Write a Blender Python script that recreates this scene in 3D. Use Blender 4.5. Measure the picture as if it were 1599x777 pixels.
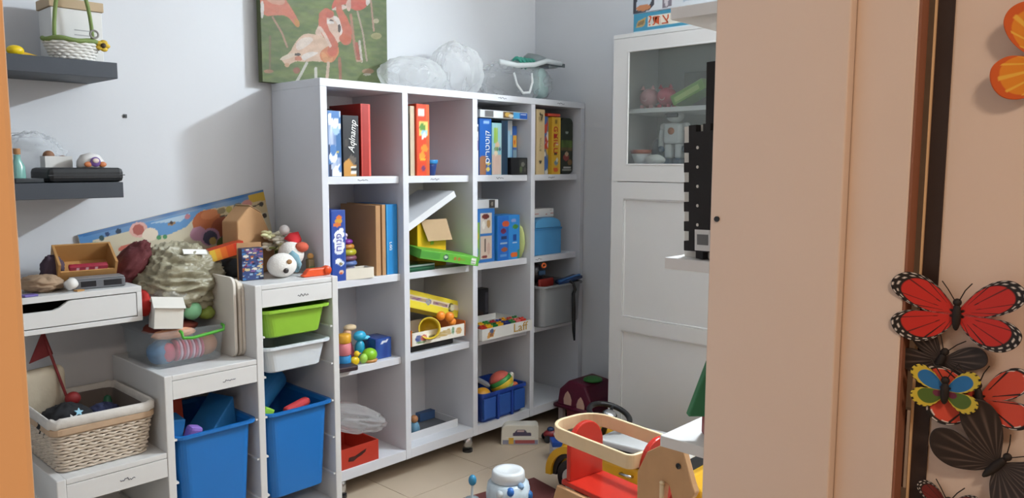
import bpy, bmesh, math, random
import numpy as np
from mathutils import Vector, Matrix, noise
random.seed(7)
scene = bpy.context.scene
COL = scene.collection
for o in list(bpy.data.objects): bpy.data.objects.remove(o)
PI = math.pi

# ------------------------------------------------------------------ camera
yaw, pitch, roll = math.radians(46.832), math.radians(6.1726), math.radians(0.1854)
fw = Vector((math.sin(yaw)*math.cos(pitch), math.cos(yaw)*math.cos(pitch), -math.sin(pitch)))
rt = Vector((math.cos(yaw), -math.sin(yaw), 0)); up = rt.cross(fw)
R_ = rt*math.cos(roll)+up*math.sin(roll); U_ = up*math.cos(roll)-rt*math.sin(roll)
cam = bpy.data.cameras.new('camera'); cam.sensor_width = 36; cam.lens = 1222.66/1599*36; cam.clip_start = 0.02
co = bpy.data.objects.new('camera', cam); COL.objects.link(co)
M = Matrix((R_, U_, -fw)).transposed().to_4x4(); M.translation = Vector((0.0049, -2.9399, 1.3619))
co.matrix_world = M; scene.camera = co

# ------------------------------------------------------------------ world, lights, exposure
w = bpy.data.worlds.new('world'); scene.world = w; w.use_nodes = True
w.node_tree.nodes['Background'].inputs[0].default_value = (0.6, 0.65, 0.7, 1); w.node_tree.nodes['Background'].inputs[1].default_value = 0.05
vs = scene.view_settings; vs.view_transform = 'Standard'; vs.look = 'None'; vs.gamma = 1; vs.use_curve_mapping = False
vs.exposure = 0.08
def area(name, loc, direction, sx, sy, power, color):
    L = bpy.data.lights.new(name, 'AREA'); L.shape = 'RECTANGLE'; L.size = sx; L.size_y = sy; L.energy = power; L.color = color
    o = bpy.data.objects.new(name, L); COL.objects.link(o); o.location = loc
    o.rotation_euler = Vector(direction).to_track_quat('-Z', 'Y').to_euler(); return o
# light of the strip lamp fixed high on the far wall above the cabinet (outside the frame)
area('strip_lamp_light', (3.20, -1.85, 2.47), (-1, -0.25, -0.45), 0.60, 0.06, 116, (0.82, 0.92, 1.0))
# light of the warm ceiling lamp in the hallway behind the photographer
area('hall_lamp_light', (-0.15, -3.75, 2.50), (0, 0.25, -1), 0.30, 0.30, 18, (1.0, 0.79, 0.62))

# ------------------------------------------------------------------ materials
def lin(c):
    if isinstance(c, str):
        c = c.lstrip('#'); c = [int(c[i:i+2], 16)/255 for i in (0, 2, 4)]
    return tuple((v/12.92 if v <= .04045 else ((v+.055)/1.055)**2.4) for v in c[:3])
MATS = {}
def mat(name, color='#cccccc', rough=.5, metal=0, var=.06, scale=14, bump=0, bscale=60, kind='', alpha=.5, emit=0):
    if name in MATS: return MATS[name]
    m = bpy.data.materials.new(name); m.use_nodes = True; nt = m.node_tree; N = nt.nodes; L = nt.links
    b = N['Principled BSDF']; b.inputs['Roughness'].default_value = rough; b.inputs['Metallic'].default_value = metal
    c = lin(color)
    tc = N.new('ShaderNodeTexCoord')
    no = N.new('ShaderNodeTexNoise'); no.inputs['Scale'].default_value = scale; no.inputs['Detail'].default_value = 4
    L.new(tc.outputs['Object'], no.inputs['Vector'])
    mx = N.new('ShaderNodeMix'); mx.data_type = 'RGBA'
    mx.inputs[6].default_value = (*[max(0, v*(1-var)) for v in c], 1); mx.inputs[7].default_value = (*[min(1, v*(1+var)) for v in c], 1)
    L.new(no.outputs['Fac'], mx.inputs[0]); L.new(mx.outputs[2], b.inputs['Base Color'])
    if bump:
        n2 = N.new('ShaderNodeTexNoise'); n2.inputs['Scale'].default_value = bscale; n2.inputs['Detail'].default_value = 3
        L.new(tc.outputs['Object'], n2.inputs['Vector'])
        bp = N.new('ShaderNodeBump'); bp.inputs['Strength'].default_value = bump; bp.inputs['Distance'].default_value = .004
        L.new(n2.outputs['Fac'], bp.inputs['Height']); L.new(bp.outputs['Normal'], b.inputs['Normal'])
    out = N['Material Output']
    if kind == 'clear':      # thin clear plastic or glass sheet: mostly see-through with a sheen
        tr = N.new('ShaderNodeBsdfTransparent'); tr.inputs[0].default_value = (*[.6+.4*v for v in c], 1)
        ms = N.new('ShaderNodeMixShader'); ms.inputs[0].default_value = alpha
        L.new(tr.outputs[0], ms.inputs[1]); L.new(b.outputs[0], ms.inputs[2]); L.new(ms.outputs[0], out.inputs['Surface'])
    if kind == 'film':       # milky film: see-through, scattering and glossy
        tr = N.new('ShaderNodeBsdfTransparent'); tl = N.new('ShaderNodeBsdfTranslucent'); tl.inputs[0].default_value = (*c, 1)
        m1 = N.new('ShaderNodeMixShader'); m1.inputs[0].default_value = .4
        L.new(b.outputs[0], m1.inputs[1]); L.new(tl.outputs[0], m1.inputs[2])
        lw = N.new('ShaderNodeLayerWeight'); lw.inputs['Blend'].default_value = .35
        mr = N.new('ShaderNodeMapRange'); mr.inputs['To Min'].default_value = alpha*.55; mr.inputs['To Max'].default_value = min(1, alpha*1.9)
        L.new(lw.outputs['Facing'], mr.inputs['Value'])
        ms = N.new('ShaderNodeMixShader'); L.new(mr.outputs['Result'], ms.inputs[0])
        L.new(tr.outputs[0], ms.inputs[1]); L.new(m1.outputs[0], ms.inputs[2]); L.new(ms.outputs[0], out.inputs['Surface'])
    if emit:
        b.inputs['Emission Color'].default_value = (*c, 1); b.inputs['Emission Strength'].default_value = emit
    MATS[name] = m; return m
def print_mat(rough=.45):
    n = 'printed_%d' % int(rough*100)
    if n in MATS: return MATS[n]
    m = bpy.data.materials.new(n); m.use_nodes = True; N = m.node_tree.nodes
    a = N.new('ShaderNodeAttribute'); a.attribute_name = 'Col'
    m.node_tree.links.new(a.outputs['Color'], N['Principled BSDF'].inputs['Base Color']); N['Principled BSDF'].inputs['Roughness'].default_value = rough
    MATS[n] = m; return m
def flat(c, rough=.45, **k):     # plain coloured material keyed by colour
    return mat('paint_%s_%d' % (c.lstrip('#'), int(rough*100)), c, rough, **k)

# ------------------------------------------------------------------ mesh builder
class MB:
    def __init__(s): s.v = []; s.f = []
    def add(s, vs, fs):
        n = len(s.v); s.v += [tuple(p) for p in vs]; s.f += [tuple(i+n for i in f) for f in fs]; return s
    def box(s, x0, x1, y0, y1, z0, z1):
        return s.add([(x0,y0,z0),(x1,y0,z0),(x1,y1,z0),(x0,y1,z0),(x0,y0,z1),(x1,y0,z1),(x1,y1,z1),(x0,y1,z1)],
                     [(0,3,2,1),(4,5,6,7),(0,1,5,4),(1,2,6,5),(2,3,7,6),(3,0,4,7)])
    def lathe(s, prof, seg=24, c=(0,0,0), axis='z', sy=1.0):
        vs = []; fs = []
        for r, h in prof:
            for k in range(seg):
                a = 2*PI*k/seg; p = (r*math.cos(a), r*sy*math.sin(a), h)
                if axis == 'x': p = (p[2], p[0], p[1])
                if axis == 'y': p = (p[1], p[2], p[0])
                vs.append((p[0]+c[0], p[1]+c[1], p[2]+c[2]))
        n = len(prof)
        for i in range(n-1):
            for k in range(seg):
                a = i*seg+k; b = i*seg+(k+1) % seg; fs.append((a, b, b+seg, a+seg))
        if prof[0][0] > 1e-6: fs.append(tuple(range(seg))[::-1])
        if prof[-1][0] > 1e-6: fs.append(tuple((n-1)*seg+k for k in range(seg)))
        return s.add(vs, fs)
    def cyl(s, r, h, seg=20, c=(0,0,0), axis='z'): return s.lathe([(r,0),(r,h)], seg, c, axis)
    def ball(s, rx, ry, rz, c=(0,0,0), seg=20, rings=12, rot=None):
        vs = []; fs = []
        for i in range(rings+1):
            t = PI*i/rings
            for k in range(seg):
                a = 2*PI*k/seg; p = Vector((rx*math.sin(t)*math.cos(a), ry*math.sin(t)*math.sin(a), -rz*math.cos(t)))
                if rot: p = rot @ p
                vs.append((p.x+c[0], p.y+c[1], p.z+c[2]))
        for i in range(rings):
            for k in range(seg):
                a = i*seg+k; b = i*seg+(k+1) % seg; fs.append((a, b, b+seg, a+seg))
        return s.add(vs, fs)
    def tube(s, path, r, seg=8, closed=False):
        P = [Vector(p) for p in path]; n = len(P); vs = []; fs = []; ref = None
        for i, p in enumerate(P):
            t = (P[(i+1) % n]-P[i-1]) if closed else (P[min(i+1, n-1)]-P[max(i-1, 0)])
            t.normalize()
            if ref is None: ref = Vector((0,0,1)) if abs(t.z) < .9 else Vector((1,0,0))
            u = t.cross(ref).normalized(); ref = u.cross(t).normalized()
            rr = r[i] if isinstance(r, (list, tuple)) else r
            for k in range(seg):
                a = 2*PI*k/seg; vs.append(p+u*math.cos(a)*rr+ref*math.sin(a)*rr)
        m = n if closed else n-1
        for i in range(m):
            for k in range(seg):
                a = i*seg+k; b = i*seg+(k+1) % seg; c = ((i+1) % n)*seg+k; d = ((i+1) % n)*seg+(k+1) % seg
                fs.append((a, b, d, c))
        if not closed: fs += [tuple(range(seg))[::-1], tuple((n-1)*seg+k for k in range(seg))]
        return s.add(vs, fs)
    def prism(s, poly, a0, a1, axis='y'):      # poly in the plane across `axis`, extruded from a0 to a1
        def P(p, a): return {'x': (a, p[0], p[1]), 'y': (p[0], a, p[1]), 'z': (p[0], p[1], a)}[axis]
        n = len(poly); vs = [P(p, a0) for p in poly]+[P(p, a1) for p in poly]
        fs = [tuple(range(n)), tuple(range(2*n-1, n-1, -1))]+[(i, i+n, (i+1) % n+n, (i+1) % n) for i in range(n)]
        return s.add(vs, fs)
    def band(s, path, h, th, z0=0, closed=True):  # an upright strip following a path in the xy plane
        P = [Vector((p[0], p[1])) for p in path]; n = len(P); vs = []; fs = []
        for i, p in enumerate(P):
            t = (P[(i+1) % n]-P[i-1]) if closed else (P[min(i+1, n-1)]-P[max(i-1, 0)])
            t.normalize(); nn = Vector((-t.y, t.x))*th/2
            for q, z in ((p+nn, z0), (p-nn, z0), (p-nn, z0+h), (p+nn, z0+h)): vs.append((q.x, q.y, z))
        for i in range(n if closed else n-1):
            a = i*4; b = ((i+1) % n)*4
            for k in range(4): fs.append((a+k, a+(k+1) % 4, b+(k+1) % 4, b+k))
        if not closed: fs += [(3,2,1,0), ((n-1)*4, (n-1)*4+1, (n-1)*4+2, (n-1)*4+3)]
        return s.add(vs, fs)
    def tf(s, mtx):
        s.v = [tuple(mtx @ Vector(p)) for p in s.v]; return s
    def build(s, name, m, parent=None, loc=(0,0,0), rot=(0,0,0), bev=0, smooth=False, sub=0, seg=2, solid=0):
        me = bpy.data.meshes.new(name); me.from_pydata(s.v, [], s.f); me.validate()
        bm = bmesh.new(); bm.from_mesh(me); bmesh.ops.recalc_face_normals(bm, faces=bm.faces); bm.to_mesh(me); bm.free()
        if m: me.materials.append(m)
        o = bpy.data.objects.new(name, me); COL.objects.link(o); o.parent = parent; o.location = loc; o.rotation_euler = rot
        if smooth: me.shade_smooth()
        if solid: md = o.modifiers.new('solid', 'SOLIDIFY'); md.thickness = solid; md.offset = 0
        if bev: md = o.modifiers.new('bevel', 'BEVEL'); md.width = bev; md.segments = seg; md.limit_method = 'ANGLE'; md.angle_limit = math.radians(40)
        if sub: md = o.modifiers.new('sub', 'SUBSURF'); md.levels = sub; md.render_levels = sub
        return o
def tag(o, label, cat=None, group=None, kind=None):
    o['label'] = label
    if cat: o['category'] = cat
    if group: o['group'] = group
    if kind: o['kind'] = kind
    return o
def thing(name, label, cat, loc=(0,0,0), rz=0, group=None):
    o = bpy.data.objects.new(name, None); COL.objects.link(o); o.location = loc; o.rotation_euler = (0, 0, math.radians(rz)); o.empty_display_size = .05
    return tag(o, label, cat, group)
def struct(o, label): return tag(o, label, kind='structure')
def rrect(x0, x1, y0, y1, r, n=5):
    pts = []
    for cx, cy, a0 in ((x1-r, y1-r, 0), (x0+r, y1-r, 90), (x0+r, y0+r, 180), (x1-r, y0+r, 270)):
        for k in range(n+1):
            a = math.radians(a0+90*k/n); pts.append((cx+r*math.cos(a), cy+r*math.sin(a)))
    return pts
def loft(rings, cap0=True, cap1=False):        # rings: list of equal-length lists of 3-D points
    b = MB(); n = len(rings[0]); vs = [p for r in rings for p in r]; fs = []
    for i in range(len(rings)-1):
        for k in range(n): fs.append((i*n+k, i*n+(k+1) % n, (i+1)*n+(k+1) % n, (i+1)*n+k))
    if cap0: fs.append(tuple(range(n))[::-1])
    if cap1: fs.append(tuple((len(rings)-1)*n+k for k in range(n)))
    return b.add(vs, fs)

# ------------------------------------------------------------------ printing: colours laid onto a fine grid, point by point
def poly_in(X, Y, poly):
    ins = np.zeros(X.shape, bool); n = len(poly)
    for i in range(n):
        x0, y0 = poly[i]; x1, y1 = poly[(i+1) % n]
        if y0 == y1: continue
        c = ((y0 > Y) != (y1 > Y)) & (X < (x1-x0)*(Y-y0)/(y1-y0)+x0); ins ^= c
    return ins
def near(X, Y, pts, wid):
    d = np.full(X.shape, 1e9); n = len(pts)
    for i in range(n-1):
        ax, ay = pts[i]; bx, by = pts[i+1]; dx, dy = bx-ax, by-ay; l = dx*dx+dy*dy+1e-12
        t = np.clip(((X-ax)*dx+(Y-ay)*dy)/l, 0, 1); ww = wid if not isinstance(wid, tuple) else (wid[0]+(wid[1]-wid[0])*(i+t)/(n-1))
        d = np.minimum(d, np.hypot(X-ax-t*dx, Y-ay-t*dy)/ww)
    return d < 1
def paint(X, Y, bg, layers):
    C = np.zeros(X.shape+(3,)); C[:] = lin(bg)
    for L in layers:
        k = L[0]
        if k == 'poly': m = poly_in(X, Y, L[1])
        elif k == 'line': m = near(X, Y, L[1], L[3])
        elif k == 'ell': m = ((X-L[1][0])/L[1][2])**2+((Y-L[1][1])/L[1][3])**2 < 1
        elif k == 'rect': m = (X >= L[1][0]) & (X <= L[1][1]) & (Y >= L[1][2]) & (Y <= L[1][3])
        elif k == 'mottle':
            r = np.random.RandomState(L[1]); acc = np.zeros(X.shape)
            for _ in range(10):
                a = r.uniform(0, 2*PI); fq = L[3]*r.uniform(.5, 2.2); acc += np.sin((X*math.cos(a)+Y*math.sin(a)*L[4])*fq+r.uniform(0, 6))
            acc = np.clip(.5+acc*.16, 0, 1)[..., None]*L[5]; C = C*(1-acc)+np.array(lin(L[2]))*acc; continue
        C[m] = lin(L[2])
    return C
def panel(name, parent, w, h, nx, ny, bg, layers, space=None, loc=(0,0,0), rot=(0,0,0), rough=.45, label=None, warp=None, gain=1, grain=0):
    """printed sheet in the local xz plane facing -y; layers are drawn in `space` = (x0,x1,z0,z1) units"""
    sx0, sx1, sy0, sy1 = space or (0, w, 0, h)
    u = np.linspace(0, 1, nx+1); v = np.linspace(0, 1, ny+1); UU, VV = np.meshgrid(u, v)
    X = sx0+(sx1-sx0)*UU; Y = sy0+(sy1-sy0)*VV
    if warp: X, Y = warp(UU, VV)
    C = paint(X, Y, bg, layers)
    if grain:
        rs = np.random.RandomState(5); g = rs.normal(0, 1, C.shape[:2]); g = (g+np.roll(g, 1, 0)+np.roll(g, 1, 1)+np.roll(g, -1, 1))*.5; C = np.clip(C*(1+grain*g[..., None]), 0, 1)
    C = C*gain
    vs = [(a*w, 0, b*h) for a, b in zip(UU.ravel(), VV.ravel())]; n = nx+1
    fs = [(j*n+i, j*n+i+1, (j+1)*n+i+1, (j+1)*n+i) for j in range(ny) for i in range(nx)]
    me = bpy.data.meshes.new(name); me.from_pydata(vs, [], fs); me.materials.append(print_mat(rough))
    at = me.color_attributes.new('Col', 'FLOAT_COLOR', 'POINT')
    at.data.foreach_set('color', np.concatenate([C.reshape(-1, 3), np.ones((len(vs), 1))], 1).astype(np.float32).ravel())
    o = bpy.data.objects.new(name, me); COL.objects.link(o); o.parent = parent; o.location = loc; o.rotation_euler = rot
    if label: o['label'] = label
    return o
def text(parent, s, size, m, loc, rot, name='lettering', squash=1, extrude=.0006, shear=0):
    cu = bpy.data.curves.new('t', 'FONT'); cu.body = s; cu.size = size; cu.extrude = extrude; cu.align_x = 'CENTER'; cu.align_y = 'CENTER'; cu.resolution_u = 2; cu.shear = shear
    to = bpy.data.objects.new('t', cu); COL.objects.link(to); bpy.context.view_layer.update()
    me = bpy.data.meshes.new_from_object(to.evaluated_get(bpy.context.evaluated_depsgraph_get())); bpy.data.objects.remove(to); bpy.data.curves.remove(cu)
    me.materials.clear(); me.materials.append(m); me.name = name
    o = bpy.data.objects.new(name, me); COL.objects.link(o); o.parent = parent; o.location = loc; o.rotation_euler = rot; o.scale = (squash, 1, 1); return o
FRONT = (PI/2, 0, 0)                 # text standing, facing -y
SPINE = (PI/2, -PI/2, 0)             # text standing and turned to read upwards
SPINE_D = (PI/2, PI/2, 0)
INK = mat('ink_blue', '#3b4252', .6)
def scribble(parent, x, y, z, wdt=.05, h=.009, seed=0):
    r = random.Random(seed); b = MB(); n = 12
    pts = [(x+wdt*(k/n-.5), y, z+h*(r.random()-.5)*(1 if 2 < k < 10 else .5)) for k in range(n+1)]
    b.tube(pts, .0011, 5); return b.build('handwriting', INK, parent)
# crumpled cloth, bags and film
def crumple(dx, dy, dz, seed, seg=56, rings=36, amp=.22, ridge=.22, flatb=True, k=2.6, stretch=(1, 1, 1)):
    b = MB(); vs = []; off = Vector((seed*3.7, seed*1.3, seed*5.1))
    for i in range(rings+1):
        t = PI*i/rings
        for j in range(seg):
            a = 2*PI*j/seg; d = Vector((math.sin(t)*math.cos(a), math.sin(t)*math.sin(a), -math.cos(t)))
            d0 = d.copy(); e = Vector((d.x*stretch[0], d.y*stretch[1], d.z*stretch[2]))
            r = 1+amp*noise.noise(d*1.4+off)+ridge*(abs(noise.noise(e*k+off*2))*-1.6+.35)+ridge*.5*(abs(noise.noise(e*k*2.3+off))*-1.5+.3)+ridge*.22*noise.noise(e*k*6+off)
            p = Vector((d.x*dx/2*r, d.y*dy/2*r, d.z*dz/2*r))
            if flatb: p.z = max(p.z, -dz*.42)
            vs.append((p.x, p.y, p.z+(dz*.42 if flatb else dz/2)))
    fs = [(i*seg+j, i*seg+(j+1) % seg, (i+1)*seg+(j+1) % seg, (i+1)*seg+j) for i in range(rings) for j in range(seg)]
    return b.add(vs, fs)

# common materials
WHITE = mat('white_laminate', '#d6d8de', .42, var=.015)
WHITE2 = mat('white_foil_board', '#d8d8d7', .4, var=.015)
WALLM = mat('white_wall_paint', '#d3d5d9', .85, var=.02, scale=3, bump=.04, bscale=90)
CEILM = mat('white_ceiling_paint', '#ececec', .9, var=.015)
KRAFT = mat('kraft_card', '#b48a60', .8, var=.08, bump=.1)
WOOD = mat('shaded_beech', '#c99b6e', .5, var=.1, scale=22)  # beech darkened, with the head plate's shade put into the colour
PALE = mat('pale_beech_edge', '#e9cda4', .5, var=.07, scale=22)
RED = mat('red_lacquer', '#c02a1a', .32, var=.04)
BLACK = mat('black_plastic', '#1b1c1f', .4)
CHROME = mat('bright_metal', '#cfd2d6', .25, metal=1, var=.02)
FILM = mat('clear_film', '#eef1f3', .16, kind='film', alpha=.3, bump=.4, bscale=35)
FILM2 = mat('milky_film', '#f2f4f4', .22, kind='film', alpha=.36, bump=.4, bscale=30)
GLASS = mat('cabinet_glass', '#cfd6d5', .04, kind='clear', alpha=.10)
CLEARBOX = mat('clear_plastic', '#e8edf0', .1, kind='clear', alpha=.10)
FRAMEM = mat('cream_door_paint', '#dccabb', .5, var=.03, scale=5)
# ------------------------------------------------------------------ the room and the hallway
XB = 3.32; XD = -0.55; YC = -2.45; H = 2.62; YO = -2.676; YH = -4.3; XH0 = -1.6; XH1 = 2.4
struct(MB().box(XD-.1, XB+.1, 0, .1, 0, H).build('wall_back', WALLM), 'white painted wall behind the shelving unit')
struct(MB().box(XB, XB+.1, YC, 0, 0, H).build('wall_right', WALLM), 'white painted end wall behind the glass-door cabinet')
struct(MB().box(XD-.1, XD, YC, 0, 0, H).build('wall_left', WALLM), 'white painted side wall out of view on the left')
fw_ = MB().box(XH0, .05, YO+.01, YC, 0, H).box(.93, XB+.1, YO+.01, YC, 0, H).box(.05, .93, YO+.01, YC, 2.06, H)
struct(fw_.build('wall_front', mat('cream_wall_paint', '#e0d6cb', .8, var=.02, scale=3)), 'wall with the doorway that the picture looks through')
struct(MB().box(XH0-.1, XH1+.1, YH-.1, YH, 0, H).build('wall_hall_back', FRAMEM), 'hallway wall behind the photographer')
struct(MB().box(XH0-.1, XH0, YH, YO, 0, H).build('wall_hall_left', FRAMEM), 'hallway end wall on the left')
struct(MB().box(XH1, XH1+.1, YH, YO, 0, H).build('wall_hall_right', FRAMEM), 'hallway end wall on the right')
struct(MB().box(XH0-.1, XB+.1, YH-.1, .1, H, H+.1).build('ceiling', CEILM), 'plain white ceiling')
fl = MB().box(XH0-.1, XB+.1, YH-.1, .1, -.12, -.010).build('floor', mat('grout', '#c4b6a4', .8)); struct(fl, 'beige tiled floor')
TILE = mat('beige_floor_tile', '#c0ae98', .38, var=.07, scale=6)
tm = None; T = .45; gx0 = 1.97-T*5; gy0 = -.53-T*4
for i in range(9):
    for j in range(6):
        x0 = gx0+i*T; y0 = gy0+j*T
        a0, a1, b0, b1 = max(x0, XD)+.0015, min(x0+T, XB)-.0015, max(y0, YC)+.0015, min(y0+T, 0)-.0015
        if a1-a0 < .02 or b1-b0 < .02: continue
        full = abs(a1-a0-T+.003) < 1e-4 and abs(b1-b0-T+.003) < 1e-4
        if full and tm:
            o = bpy.data.objects.new('tile', tm); COL.objects.link(o); o.parent = fl
        else:
            o = MB().box(-(a1-a0)/2, (a1-a0)/2, -(b1-b0)/2, (b1-b0)/2, -.0105, 0).build('tile', TILE, fl)
            if full: tm = o.data
        o.location = ((a0+a1)/2, (b0+b1)/2, 0)
MB().box(XH0, XH1, YH, YC, -.0105, -.0005).build('hall_floor_slab', TILE, fl)

# door frame: right lining with its stop and rebate, left lining, head
tr = MB().box(.89, .935, -2.612, YC, 0, 2.05).box(.905, .935, YO, -2.612, 0, 2.05).build('trim_1', FRAMEM, bev=.002); struct(tr, 'cream door frame lining on the right of the doorway')
MB().lathe([(.0035, 0), (.0035, .002)], 10, (.888, -2.452+.004-.012, 1.295), 'x').build('screw_hole', BLACK, tr)
tl_ = MB().box(.045, .0885, -2.612, YC, 0, 2.05).box(-.02, .0735, YO, -2.612, 0, 2.05).build('trim_2', mat('warm_lit_door_paint', '#e8b884', .5, var=.03, scale=5), bev=.002); struct(tl_, 'cream door frame upright at the left edge of the picture')  # warm hall light is put into this upright's cream colour
struct(MB().box(.0755, .9045, YO, YC, 2.0505, 2.09).build('trim_3', FRAMEM), 'door frame head above the doorway')
MB().box(.9055, .9285, YO-.0025, YO, 0, 2.05).build('gap_shade_strip', mat('gap_shade_brown', '#8f5d45', .7), tr)  # brown strip paints in the shade of the gap between frame and leaf
dl = MB().box(.93, .97, -3.48, -2.684, .01, 2.04).build('door_1', FRAMEM, bev=.002); struct(dl, 'open cream door leaf with butterfly decorations')
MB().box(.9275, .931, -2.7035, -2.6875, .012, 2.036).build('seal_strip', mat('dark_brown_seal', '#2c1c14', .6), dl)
MB().box(.9285, .931, -2.6875, -2.6842, .012, 2.036).build('edge_strip', PALE, dl)
for z in (.3, 1.0, 1.75): MB().cyl(.006, .09, 12, (.936, -2.680, z)).build('hinge', CHROME, dl)
# lamps that light the two rooms
sl = thing('strip_lamp', 'white strip lamp fixed high on the end wall above the cabinet', 'lamp', (XB, -1.85, 2.44))
MB().box(-.06, -.001, -.34, .34, .0, .06).build('housing', WHITE, sl, bev=.006)
MB().box(-.112, -.061, -.30, .30, .0, .022).build('diffuser', mat('lamp_diffuser', '#f4f8ff', .4, emit=2.0), sl, bev=.004)
hl = thing('hall_ceiling_lamp', 'round hallway ceiling lamp behind the photographer', 'lamp', (-.15, -3.75, H-.1))
MB().lathe([(.10, .10), (.17, .09), (.17, .06), (.08, .04), (.001, .04)], 28).build('shade', mat('warm_shade', '#ffd9a8', .5, emit=1.0), hl, smooth=True)

# ------------------------------------------------------------------ big white shelving unit, 4 columns by 4 rows
BX0, BX1, BF, BZ0, BZ1 = 1.697, 3.317, -.356, .082, 1.684
su = thing('shelving_unit', 'tall white shelving unit with sixteen open compartments on metal legs', 'shelf', (BX0, 0, 0))
PX = [(1.697, 1.727), (2.092, 2.122), (2.497, 2.527), (2.895, 2.925), (3.287, 3.317)]
BEV = .0015
for a, b in PX: MB().box(a-BX0, b-BX0, BF, -.006, BZ0, BZ1-.0301).build('upright_panel', WHITE, su, bev=BEV)
MB().box(0, BX1-BX0, BF, -.004, BZ1-.03, BZ1).build('top_panel', WHITE, su, bev=BEV)
SZ = {'a': 1.311, 'b': .897, 'c': .536, 'd': .125}
for k, z in SZ.items():
    for i in range(4): MB().box(PX[i][1]-BX0+.0005, PX[i+1][0]-BX0-.0005, (BF+.025) if k != 'd' else BF+.001, -.007, z-.03 if k != 'd' else BZ0, z).build('shelf', WHITE, su, bev=BEV)
MB().box(.002, BX1-BX0-.002, -.006, -.002, BZ0, BZ1-.03).build('back_panel', WHITE, su)
for x in (1.78, 2.498, 3.22):
    for y in (-.315, -.05):
        lg = MB().cyl(.022, BZ0-.014, 20, (x-BX0, y, .014)).build('leg', CHROME, su, smooth=True)
        MB().cyl(.0245, .0145, 20, (x-BX0, y, 0)).build('foot_cap', BLACK, lg)
for n, (x, z) in enumerate([(1.905, 1.296), (2.29, 1.296), (2.70, 1.296), (3.08, 1.296), (2.985, .882)]): scribble(su, x-BX0, BF+.0247, z, .05, .010, n)
for n, (x, z) in enumerate([(2.69, 1.669), (3.12, 1.669)]): scribble(su, x-BX0, BF-.0003, z, .055, .010, n+20)

# ------------------------------------------------------------------ stepped toy storage frame
TX = .7043; TF = -.452; TB = -.016
tf_ = thing('toy_storage_unit', 'white stepped toy storage frame with three columns of bins', 'storage unit', (TX, 0, 0))
cols = [(0, .3253, .431), (.3253, .649, .681), (.649, .99, .94)]
pw = .026
ups = [(0, .431), (.3253-pw*0, .681), (.649, .94), (.99-pw, .94)]
for k, (x, h) in enumerate(ups): MB().box(x, x+pw, TF, TB, 0, h).build('upright_panel', WHITE2, tf_, bev=.003)
for (x0, x1, h) in cols:
    a = x0+pw; b = x1 if x1 < .9 else x1-pw
    MB().box(a+.0005, b-.0005, TF+.002, TB, h-.019, h-.0015).build('top_board', WHITE2, tf_, bev=.002)
    MB().box(a+.0005, b-.0005, TF+.002, TF+.018, h-.082, h-.0205).build('front_rail', WHITE2, tf_, bev=.0015)
    MB().box(a+.0005, b-.0005, TF+.03, TB, .05, .066).build('bottom_board', WHITE2, tf_)
    MB().box(a+.0005, b-.0005, TB-.008, TB-.001, .066, h-.02).build('back_board', WHITE2, tf_)
RUN = mat('white_runner_plastic', '#dcdcda', .35)
for (x0, x1, h) in cols:
    a = x0+pw; b = x1 if x1 < .9 else x1-pw
    z = .17
    while z < h-.12:
        for s in (0, 1):
            r0, r1 = (a+.0005, a+.009) if s == 0 else (b-.009, b-.0005)
            MB().box(r0, r1, TF+.004, TB-.02, z, z+.006).build('runner', RUN, tf_)
        z += .1447
for n, (x, z) in enumerate([(.84, .885), (.545, .625), (.20, .38)]): scribble(tf_, x, TF+.0015, z, .045, .012, n+40)
tag(MB().tube([(1.07, -.2, 0)], .001, 3) and MB().box(-.0065, .0065, -.004, 0, -.0065, .0065).box(-.003, .003, -.007, -.004, -.003, .003).build('wall_anchor', mat('anchor_grey', '#4a4d50', .5), None, (1.12, 0, 1.528), bev=.001), 'small grey wall anchor in the bare wall beside the black shelves', 'anchor')

def bin_(name, label, x0, x1, zr, h, m, yr=-.455, y1=-.045, taper=.022, rim=.012):
    """storage bin hanging on the runners: tapered tub with a wide rim"""
    t = thing(name, label, 'bin', ((x0+x1)/2, (yr+y1)/2, zr-h)); W = (x1-x0)/2; D = (y1-yr)/2
    def ring(ix, iy, z, r=.03): return [(p[0], p[1], z) for p in rrect(-W+ix, W-ix, -D+iy, D-iy, r)]
    rings = [ring(taper+.016, taper+.014, 0), ring(taper+.013, .026, .006), ring(.018, .016, h-.014), ring(.0, .0, h-.010, .035), ring(0, 0, h, .035), ring(.012, .012, h, .03), ring(.021, .02, h-.012), ring(taper+.018, .03, .012), ring(taper+.03, .05, .010)]
    loft(rings, True, True).build('tub', m, t, smooth=False, bev=0)
    return t
# (the rims rest on the runners, so bins are sized to the clear width of a column)
bin_('storage_bin', 'lime green shallow bin in the top of the tall column', TX+.649+pw+.002, TX+.99-pw-.002, .842, .105, mat('lime_plastic', '#8fbf3a', .4, var=.03))
bin_('storage_bin', 'pale white shallow bin hanging below the lime green bin', TX+.649+pw+.002, TX+.99-pw-.002, .709, .10, mat('milky_white_plastic', '#d5dde4', .4, var=.02))
BLUE = mat('blue_bin_plastic', '#1a70be', .4, var=.03)
bin_('storage_bin', 'deep blue bin in the lower part of the tall column', TX+.649+pw+.002, TX+.99-pw-.002, .468, .33, BLUE)
bin_('storage_bin', 'deep blue bin in the middle step of the storage frame', TX+.3253+pw+.002, TX+.649-.002, .468, .33, BLUE)
def block(name, label, w, d, h, m, loc, rot, bev=.004):
    return tag(MB().box(-w/2, w/2, -d/2, d/2, -h/2, h/2).build(name, m, None, loc, rot, bev=bev), label, 'block')
FB = mat('blue_foam', '#1d6fae', .7, bump=.1); FO = mat('orange_foam', '#c9482a', .7); FP = mat('purple_foam', '#8c6cc0', .7); FG = mat('lime_foam', '#8cc63f', .7); FR = mat('red_foam', '#c23a3f', .7)
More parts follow.
